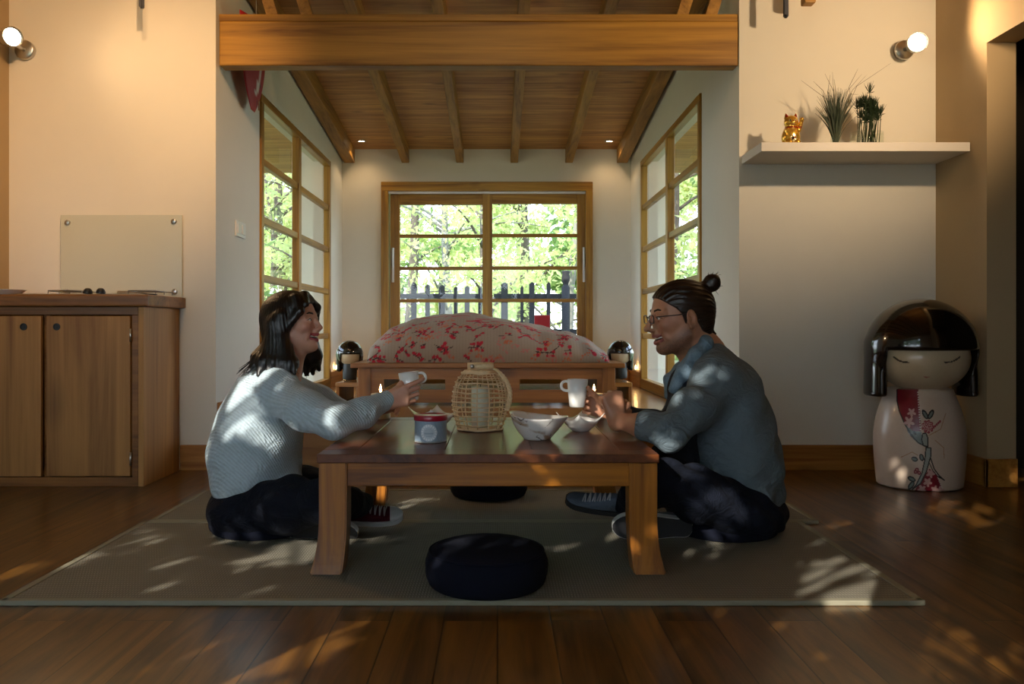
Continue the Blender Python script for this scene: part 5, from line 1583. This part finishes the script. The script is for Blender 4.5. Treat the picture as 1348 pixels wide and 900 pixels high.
def hair_man():
    c0 = MH[1]; f = Field(c0 - V((.15, .13, .14)), c0 + V((.17, .13, .17)), .0026)
    f.apply(head_prims(MH, True)[:4]); d0 = f.d.copy()
    f.d = np.full_like(f.d, 1)
    f.apply([ell((-.014, 0, .036), (.105, .080, .088), .01, fr=MH), ell((-.05, 0, -.01), (.062, .070, .085), .03, fr=MH)])
    _, X, Y, Z = f.coords(); R, c, s = MH
    x, y, z = X - c[0], Y - c[1], Z - c[2]
    lx, ly, lz = [(R[0, i] * x + R[1, i] * y + R[2, i] * z) / s for i in range(3)]
    f.d = smin(f.d, d0 - .007, .01)
    # swept-back strands
    ang = np.arctan2(ly, lz + .02)
    f.d = f.d + (.0013 * np.sin(ang * 44 + 5 * np.sin(lx * 28)) + .0009 * np.sin(ang * 87 + 4 * np.sin(lx * 40))).astype(np.float32)
    edge = zline(lx).astype(np.float32)
    f.d = smax(f.d, (edge - lz), .006)
    bun = (-.122, 0, .102)
    f.apply([cone((-.085, 0, .085), bun, .024, .020, .012, fr=MH), ell(bun, (.029, .031, .030), .006, fr=MH), ell((-.128, .004, .112), (.020, .026, .019), .004, fr=MH),
             cone((-.092, -.03, -.045), (-.106, -.032, -.062), .008, .003, .006, fr=MH), cone((-.095, -.015, -.045), (-.112, -.014, -.070), .008, .003, .006, fr=MH), cone((-.09, .02, -.05), (-.108, .02, -.066), .008, .003, .006, fr=MH)])
    v, fc = f.mesh(); npobj('hair', v, fc, hair_m, ma, True, 1)
    bm = BM(); rr = random.Random(5)
    for k in range(26):
        a = rr.uniform(0, 6.28); b = Vector(to_w(MH, (bun[0] + .026 * math.cos(a), rr.uniform(-.02, .02), bun[2] + .027 * math.sin(a))))
        e = b + Vector((.018 * rr.uniform(-.4, 1.3), rr.uniform(-.01, .01), rr.uniform(-.018, .016)))
        tube(bm, bez(b, b.lerp(e, .5) + Vector((0, 0, rr.uniform(-.006, .008))), e, 4), [.0011, .001, .0009, .0007, .0003], 4)
    obj('loose_strand', bm, hair_m, ma, True)
hair_man()
# glasses
g = None
bm = BM()
for s in (-1, 1):
    cx = .0
    pts = []
    for k in range(28):
        a = 2 * math.pi * k / 28; yy = math.copysign(abs(math.cos(a)) ** .5, math.cos(a)) * .0225; zz = math.copysign(abs(math.sin(a)) ** .5, math.sin(a)) * .0135
        pts.append(Vector(to_w(MH, (.106 - .010 * ((yy + .031) / .05) ** 2 if False else .106 - .16 * max(0, (yy * s + .0335 - .02)) ** 1.6, s * .0335 + yy, .008 + zz))))
    tube(bm, pts, .0017, 6, closed=True)
    tube(bm, [Vector(to_w(MH, q)) for q in ((.0975, s * .056, .014), (.090, s * .066, .015), (.030, s * .0775, .013), (-.012, s * .081, .016), (-.026, s * .080, .000))], .0017, 6)
tube(bm, bez(*[Vector(to_w(MH, q)) for q in ((.1055, -.011, .011), (.110, 0, .016), (.1055, .011, .011))], 8), .0015, 6)
gf = obj('glasses', bm, plain('spectacle_frame', (.03, .018, .014), .3), ma, True); gf['label'] = 'thin dark-framed glasses'
LENS = glass_thin('spectacle_lens')
for s in (-1, 1):
    bm = BM(); vs_ = []
    for k in range(28):
        a = 2 * math.pi * k / 28; yy = math.copysign(abs(math.cos(a)) ** .5, math.cos(a)) * .0222; zz = math.copysign(abs(math.sin(a)) ** .5, math.sin(a)) * .0132
        vs_.append(bm.verts.new(Vector(to_w(MH, (.106 - .16 * max(0, (yy * s + .0335 - .02)) ** 1.6, s * .0335 + yy, .008 + zz)))))
    bm.faces.new(vs_); obj('lens', bm, LENS, gf)

slate = cloth('slate_blue_cotton', (.125, .165, .19), .2, (110, 110, 110), .35, .9, wr=.6)
sh_ = chain([P(979, 652, 3.0), P(967, 605, 3.0), P(958, 560, 3.0), P(946, 515, 3.0), P(934, 483, 3.0)], [.128, .147, .142, .132, .085], .06, (1, 1.32, 1))
sh_ += [cone(P(938, 494, 3.15), P(938, 494, 2.86), .066, .066, .06), cone(P(932, 478, 3.0), P(926, 463, 2.995), .074, .066, .02)]
sh_ += [cone(P(944, 508, 2.87), P(912, 540, 2.755), .076, .066, .06), cone(P(912, 540, 2.755), P(880, 570, 2.685), .066, .057, .04), cone(P(880, 570, 2.685), P(858, 562, 2.728), .057, .047, .02), cone(P(862, 562.5, 2.72), P(853, 560.5, 2.738), .052, .050, .006)]
sh_ += [ell(P(975, 655, 3.0), (.130, .180, .06), .04)]
def shirt_fold(X, Y, Z):
    a = .0040 * np.sin(52 * (X - .8 * Z) + 4 * np.sin(10 * Y + 8 * Z)) * np.clip((.80 - X) * 6, 0, 1)
    b = .0055 * np.sin(34 * Z + 26 * X + 4 * np.sin(9 * Y)) * np.clip((.40 - Z) * 5, 0, 1)
    c = .004 * np.sin(40 * Z - 18 * X + 3 * np.sin(12 * Y)) * np.clip((X - .72) * 6, 0, 1)
    return a + b + c
garment('shirt', sh_, .0036, slate, ma, shirt_fold, cuts=[ell(P(924, 456, 2.995), (.058, .058, .045), .008, op='cut')])
dark = cloth('dark_navy_cotton', (.014, .018, .026), .3, (110, 110, 110), .3)
ink = [cone(P(922, 510, 3.19), P(900, 540, 3.24), .066, .056, .03), cone(P(900, 540, 3.24), P(880, 560, 3.255), .056, .05, .03), cone(P(880, 560, 3.255), P(828, 546, 3.13), .05, .036, .02),
       cone(P(903, 500, 2.97), P(893, 560, 2.98), .055, .06, .04, (1, 1.5, 1)), cone(P(893, 560, 2.98), P(905, 600, 2.99), .06, .06, .04, (1, 1.6, 1))]
garment('waistcoat', ink, .0038, dark, ma, shirt_fold)
denim_s = cloth('washed_denim_scarf', (.15, .22, .28), .4, (45, 45, 45), .35, .9)
sc_ = chain([P(936, 456, 3.0), P(930, 450, 2.92), P(914, 468, 2.895), P(900, 490, 2.90), P(886, 512, 2.92)], [.022, .022, .024, .027, .018], .015) + chain([P(936, 456, 3.0), P(928, 455, 3.075), P(905, 475, 3.09), P(884, 500, 3.04), P(880, 520, 3.02)], [.022, .022, .026, .026, .018], .015)
garment('scarf', sc_, .0032, denim_s, ma, lambda X, Y, Z: .0018 * np.sin(95 * (X + .6 * Z) + 3 * np.sin(20 * Y)))
denim_m = cloth('dark_blue_denim', (.004, .0065, .015), .45, (160, 160, 160), .3, .9)
jm = [ell(P(977, 672, 3.0), (.150, .200, .098), .06)] + chain([mhip_n, mhip_n.lerp(mkn_n, .6), mkn_n], [.104, .082, .070], .05) + chain([mkn_n, mkn_n.lerp(mank_n, .6), mank_n], [.072, .058, .048], .025)
jm += chain([mhip_f, mhip_f.lerp(mkn_f, .6), mkn_f], [.104, .090, .076], .05) + chain([mkn_f, mkn_f.lerp(mank_f, .6), mank_f], [.072, .060, .050], .025)
garment('jeans', jm, .0042, denim_m, ma, jean_fold, after=above_floor(.022))
shoe(ma, 'sneaker', P(787, 668, 3.06), (-1, .1, .18), (.05, -.5, .86), (grey_c, DARK_R, DARK_R, LACE), .245, None, False)
shoe(ma, 'sneaker', P(859, 694.5, 2.835), (-1, .03, .01), (0, .96, .26), (grey_c, WHITE_R, plain('charcoal_tread', (.035, .035, .038), .8), LACE), .272)
# ================================================================== outside
M['ground'] = plain('forest_floor', (.16, .17, .06), .95, mottle=.5, nscale=3, bump=.1)
M['bark'] = plain('bark', (.11, .09, .07), .9, mottle=.4, nscale=30, bump=.3)
M['bark_pale'] = plain('pale_bark', (.22, .21, .18), .9, mottle=.35, nscale=30, bump=.3)
M['deck'] = planks('deck_boards', '#4c4238', '#7a6c5c', 0, .12, 3, rough=.7)
M['dark_timber'] = plain('dark_timber', (.012, .011, .010), .8, mottle=.3, nscale=20)
def leafmat(name, col, col2, tr):
    t = NT(name)
    oi = t.noise(t.co(), 2.5, 2)
    c = t.mix(oi, col, col2)
    d = t.N('ShaderNodeBsdfDiffuse'); x = t.N('ShaderNodeBsdfTranslucent'); mx = t.N('ShaderNodeMixShader')
    t.L(c, d.inputs[0]); t.L(c, x.inputs[0]); mx.inputs[0].default_value = tr
    t.L(d.outputs[0], mx.inputs[1]); t.L(x.outputs[0], mx.inputs[2]); t.L(mx.outputs[0], t.out.inputs[0])
    return t.m
M['leaf_lime'] = leafmat('leaf_lime', (.48, .60, .18), (.80, .80, .42), .65)
M['leaf_green'] = leafmat('leaf_green', (.14, .27, .08), (.38, .50, .17), .5)
struct(bx('ground', -60, 60, -40, 70, -.9, -.6, M['ground'], bev=0))
bm = BM(); box(bm, -2.6, 2.4, YB + .17, 11.4, -.02, .06, .004)
o = struct(obj('deck_floor', bm, M['deck']))

def leaves(n, clusters, size, seed):
    rs = np.random.RandomState(seed)
    cl = np.array([c[:3] for c in clusters]); rad = np.array([c[3] for c in clusters])
    k = rs.randint(len(cl), size=n)
    dr = rs.normal(size=(n, 3)); dr /= np.linalg.norm(dr, axis=1)[:, None]
    pos = cl[k] + dr * (rad[k] * rs.rand(n) ** .45)[:, None] * np.array([1, 1, .75])
    nrm = rs.normal(size=(n, 3)) + np.array([0, 0, .6]); nrm /= np.linalg.norm(nrm, axis=1)[:, None]
    a = np.cross(nrm, rs.normal(size=(n, 3))); a /= np.linalg.norm(a, axis=1)[:, None]
    b = np.cross(nrm, a)
    L = size * (.6 + .8 * rs.rand(n))[:, None]
    v = np.stack([pos - a * L, pos - b * L * .42 + nrm * L * .12, pos + a * L, pos + b * L * .42 + nrm * L * .12], 1).reshape(-1, 3)
    return v, np.arange(4 * n).reshape(-1, 4)

def tree(x, y, h, r, n, seed, label, group, mat, size=.10, trunk_r=.12, bark='bark', low=.3):
    """trunk with forking limbs and a leafy crown reaching from low*h to h"""
    rr = random.Random(seed); z0 = -.6
    t = thing('woodland_tree', (x, y, z0), label, 'tree', group)
    bm = BM(); cl = []
    bend = Vector((rr.uniform(-.4, .4), rr.uniform(-.3, .3), 0))
    pts = [Vector((x, y, z0)) + bend * (q ** 1.5) + Vector((.05 * math.sin(q * 9 + seed), .05 * math.cos(q * 7), h * .92 * q)) for q in [i / 10 for i in range(11)]]
    tube(bm, pts, [trunk_r * (1.15 - .95 * q / 10) for q in range(11)], 10)
    for k in range(16):
        q = rr.uniform(low, .95); i = min(9, int(q * 10)); b0 = pts[i].lerp(pts[i + 1], q * 10 - i)
        a = rr.uniform(0, 6.28); L = r * rr.uniform(.5, 1.05) * (1 - .4 * q)
        e = b0 + Vector((math.cos(a) * L, math.sin(a) * L, L * rr.uniform(.1, .6)))
        tube(bm, bez(b0, b0.lerp(e, .5) + Vector((0, 0, L * .18)), e, 5), [trunk_r * .35 * (1 - .16 * j) for j in range(6)], 5)
        for f_ in (.45, .75, 1.0):
            c = b0.lerp(e, f_); cl.append((c.x, c.y, c.z + .1, r * rr.uniform(.18, .34)))
    obj('trunk', bm, M[bark], t, True)
    v, f = leaves(n, cl, size, seed)
    npobj('crown', v, f, M[mat], t, False, 0)
    return t
G1 = 'trees in the wood behind the garden window'
spec = [(-2.6, 13.5, 6.5, 2.2, 'leaf_lime', 'bark'), (-.95, 15.5, 8, 2.6, 'leaf_lime', 'bark_pale'), (-.1, 13.2, 7, 1.8, 'leaf_lime', 'bark'), (1.25, 14.5, 7.5, 2.3, 'leaf_lime', 'bark_pale'),
        (2.6, 13.0, 6.5, 2.0, 'leaf_green', 'bark'), (-2.0, 19, 9, 3, 'leaf_green', 'bark'), (.6, 20, 9, 3, 'leaf_lime', 'bark'), (3.2, 19, 9, 3, 'leaf_lime', 'bark_pale'), (-4.6, 18, 9, 3, 'leaf_lime', 'bark'), (1.7, 11.9, 5.5, 1.1, 'leaf_lime', 'bark')]
for i, (x, y, h, r, m, b) in enumerate(spec):
    tree(x, y, h, r, 3000 if y < 17 else 3000, 100 + i, 'slender leafy tree in the sunlit wood behind the garden window', G1, m, .06 if y < 17 else .10, .085 if y < 17 else .13, b, .12)
G2 = 'trees outside the left alcove window'
for i, (x, y) in enumerate(((-4.3, 10.6), (-5.6, 14.5), (-6.2, 11.5), (-4.6, 17.5), (-4.3, 9.2))):
    tree(x, y, 5.2 if i != 4 else 3.4, 1.9 if i != 4 else 1.0, 1900, 200 + i, 'bright green leafy tree seen through the tall left alcove window', G2, ('leaf_green', 'leaf_lime')[i % 2], .085, .08, 'bark', .1)
G3 = 'trees outside the right alcove window'
for i, (x, y) in enumerate(((4.0, 11.2), (5.6, 15), (4.9, 18.5))):
    tree(x, y, 5.6, 1.9, 1600, 300 + i, 'pale sunlit leafy tree seen through the tall right alcove window', G3, 'leaf_lime', .085, .08, 'bark_pale', .1)

G5 = 'far trees closing the wood'
for i, (x, y) in enumerate(((-14, 27), (-10, 30), (-7.2, 26), (-4.2, 29), (-1.6, 25), (.8, 28), (3.4, 25.5), (6, 29), (9, 26), (12.5, 30))):
    tree(x, y, 7.5, 2.9, 4200, 500 + i, 'far hazy green tree closing the wood beyond the garden', G5, ('leaf_lime', 'leaf_green')[i % 3 == 0], .16, .15, 'bark_pale', .04)
# deck railing: pickets of uneven height, two rails, one turned post
rl = thing('deck_railing', (-.2, 10.9, .06), 'dark timber railing with uneven pickets on the deck outside the garden window', 'railing')
RY = 10.9
def rp(x): return (x - VX) * RY / F
def rz(y): return CH - (y - VY) * RY / F
rr = random.Random(3)
bm = BM(); box(bm, rp(470), rp(640), RY, RY + .05, rz(393), rz(386.5), .004); box(bm, rp(650), rp(840), RY, RY + .05, rz(393), rz(386.5), .004); box(bm, rp(470), rp(840), RY, RY + .05, rz(440), rz(433), .004)
obj('rails', bm, M['dark_timber'], rl)
for x, w, tp in ((545, 7, 372), (563, 6, 374), (582, 7.5, 375), (600, 5, 377), (615, 6.5, 376), (632, 5, 377), (664, 9, 371.5), (687, 4, 376), (700, 7, 371), (722, 5, 371), (776, 7, 373), (795, 7, 374), (520, 7, 372), (500, 7, 374)):
    bm = BM(); x0, x1 = rp(x - w / 2), rp(x + w / 2); z1 = rz(tp)
    prism(bm, [(x0, .06), (x1, .06), (x1, z1 - .02), ((x0 + x1) / 2, z1), (x0, z1 - .03)], 1, RY - .03, RY + .0)
    obj('picket', bm, M['dark_timber'], rl)
x = rp(744.5)
bm = BM(); lathe(bm, [(.055, 0), (.055, rz(378) - .06), (.035, rz(376) - .06), (.035, rz(374) - .06), (.052, rz(369) - .06), (.056, rz(366) - .06), (.045, rz(361) - .06), (.052, rz(358.5) - .06), (.052, rz(356.5) - .06), (0, rz(356) - .06)], (x, RY - .03, .06), 20)
obj('newel_post', bm, M['dark_timber'], rl, True)

# trees on the sunny side of the house, behind the camera: their leaves break the sunlight into patches
SUN = Vector((.44, .80, -.40)).normalized()
G4 = 'trees in front of the house'
def garden_tree(x, y, zc_, r, n, size, seed):
    rr = random.Random(seed); z0 = -.6
    tr = thing('garden_tree', (x, y, z0), 'garden tree in front of the house', 'tree', G4)
    bm = BM(); tube(bm, [(x, y - .1, z0), (x + .05, y - .1, zc_ * .5), (x, y, zc_ + r * .8)], [.07, .06, .02], 10)
    cl = []
    for k in range(34):
        d = Vector((rr.gauss(0, 1), rr.gauss(0, .6), rr.gauss(0, 1))).normalized() * r * rr.random() ** .4
        p = Vector((x, y, zc_)) + Vector((d.x, d.y * .6, d.z)); cl.append((p.x, p.y, p.z, r * rr.uniform(.10, .26)))
        b0 = Vector((x, y, max(.3, p.z - .5)))
        tube(bm, bez(b0, b0.lerp(p, .5) + Vector((0, 0, .1)), p, 4), [.016, .012, .009, .006, .003], 4)
    obj('trunk', bm, M['bark'], tr, True)
    v, f = leaves(n, cl, size, seed)
    npobj('crown', v, f, M['leaf_green'], tr, False, 0)
for i, (x, z) in enumerate(((-5.3, 2.5), (-4.3, 3.0), (-3.3, 2.4), (-2.35, 3.1), (-1.4, 2.5), (-.5, 2.9), (.5, 2.4), (-2.85, 3.3))):
    garden_tree(x, -2.9 - .25 * (i % 2), z, 1.15, (2300, 1500, 3400, 2000, 2300, 2500, 2500, 1500)[i], .08, 900 + i)
# ================================================================== light
def lamp(name, typ, loc, energy, col, aim=None, **kw):
    d = bpy.data.lights.new(name, typ); d.energy = energy; d.color = col
    for k, v in kw.items(): setattr(d, k, v)
    o = bpy.data.objects.new(name, d); COL.objects.link(o); o.location = loc
    if aim is not None: o.rotation_euler = Vector(aim).to_track_quat('-Z', 'Y').to_euler()
    return o
WARM = (1.0, .65, .34)
lamp('sun', 'SUN', (0, -5, 8), 7.5, (1, .93, .82), SUN, angle=.0046)
for x, y, z in DL: lamp('downlight_lamp', 'SPOT', (x, y, z - .02), 4.5, WARM, (0, 0, -1), spot_size=2.2, spot_blend=.8, shadow_soft_size=.03)
lamp('wall_lamp_left', 'SPOT', HL, 34, WARM, (.75, -.55, -.10), spot_size=2.4, spot_blend=.8, shadow_soft_size=.04)
lamp('wall_lamp_right', 'SPOT', HR, 34, WARM, (-.10, -.95, .12), spot_size=2.4, spot_blend=.8, shadow_soft_size=.04)
# ceiling spots over the near half of the room, out of the frame, aimed at the two walls
def spot(x, y, z, tx, ty, tz, e, size=1.0, blend=.7, col=WARM, soft=.04):
    lamp('ceiling_spot', 'SPOT', (x, y, z), e, col, (tx - x, ty - y, tz - z), spot_size=size, spot_blend=blend, shadow_soft_size=soft)
spot(-.7, 1.9, 2.7, -2.1, 4.3, 2.0, 215, .9, .9, (1, .58, .28))
spot(-1.2, 2.6, 2.9, -1.9, 4.3, 1.5, 60, 1.0, .9, (1, .60, .30))
spot(2.12, 2.55, 2.08, 1.55, 4.3, 2.15, 110, 1.5, 1.0, (1, .70, .42))
spot(.8, 2.4, 2.5, 2.25, 4.1, 2.1, 12, 1.0, .9)
spot(0, 1.6, 2.9, -.1, 4.3, 2.2, 45, 1.2, .9)
for x, y, z in TL: lamp('tea_light_glow', 'POINT', (x, y, z), .5, (1, .55, .2), shadow_soft_size=.012)
w = bpy.data.worlds.new('sky'); SC.world = w; w.use_nodes = True
nt = w.node_tree; bg = nt.nodes['Background']
tc = nt.nodes.new('ShaderNodeTexCoord'); sep = nt.nodes.new('ShaderNodeSeparateXYZ'); rp_ = nt.nodes.new('ShaderNodeValToRGB')
nt.links.new(tc.outputs['Generated'], sep.inputs[0]); nt.links.new(sep.outputs[2], rp_.inputs[0]); nt.links.new(rp_.outputs[0], bg.inputs[0])
e = rp_.color_ramp.elements; e[0].position = 0; e[0].color = (.82, .92, 1, 1); e[1].position = .8; e[1].color = (.42, .62, 1, 1)
bg.inputs[1].default_value = 6.5
# ================================================================== camera
cd = bpy.data.cameras.new('camera'); cam = bpy.data.objects.new('camera', cd); COL.objects.link(cam)
cam.location = (0, 0, CH); cam.rotation_euler = (math.pi / 2, 0, 0)
cd.sensor_width = 36; cd.lens = F / 1348 * 36; cd.shift_x = (674 - VX) / 1348; cd.shift_y = -(450 - VY) / 1348
cd.clip_start = .05; cd.clip_end = 300
SC.camera = cam
vs = SC.view_settings; SC.display_settings.display_device = 'sRGB'; vs.view_transform = 'Standard'; vs.look = 'None'; vs.gamma = 1; vs.exposure = 0; vs.use_curve_mapping = False
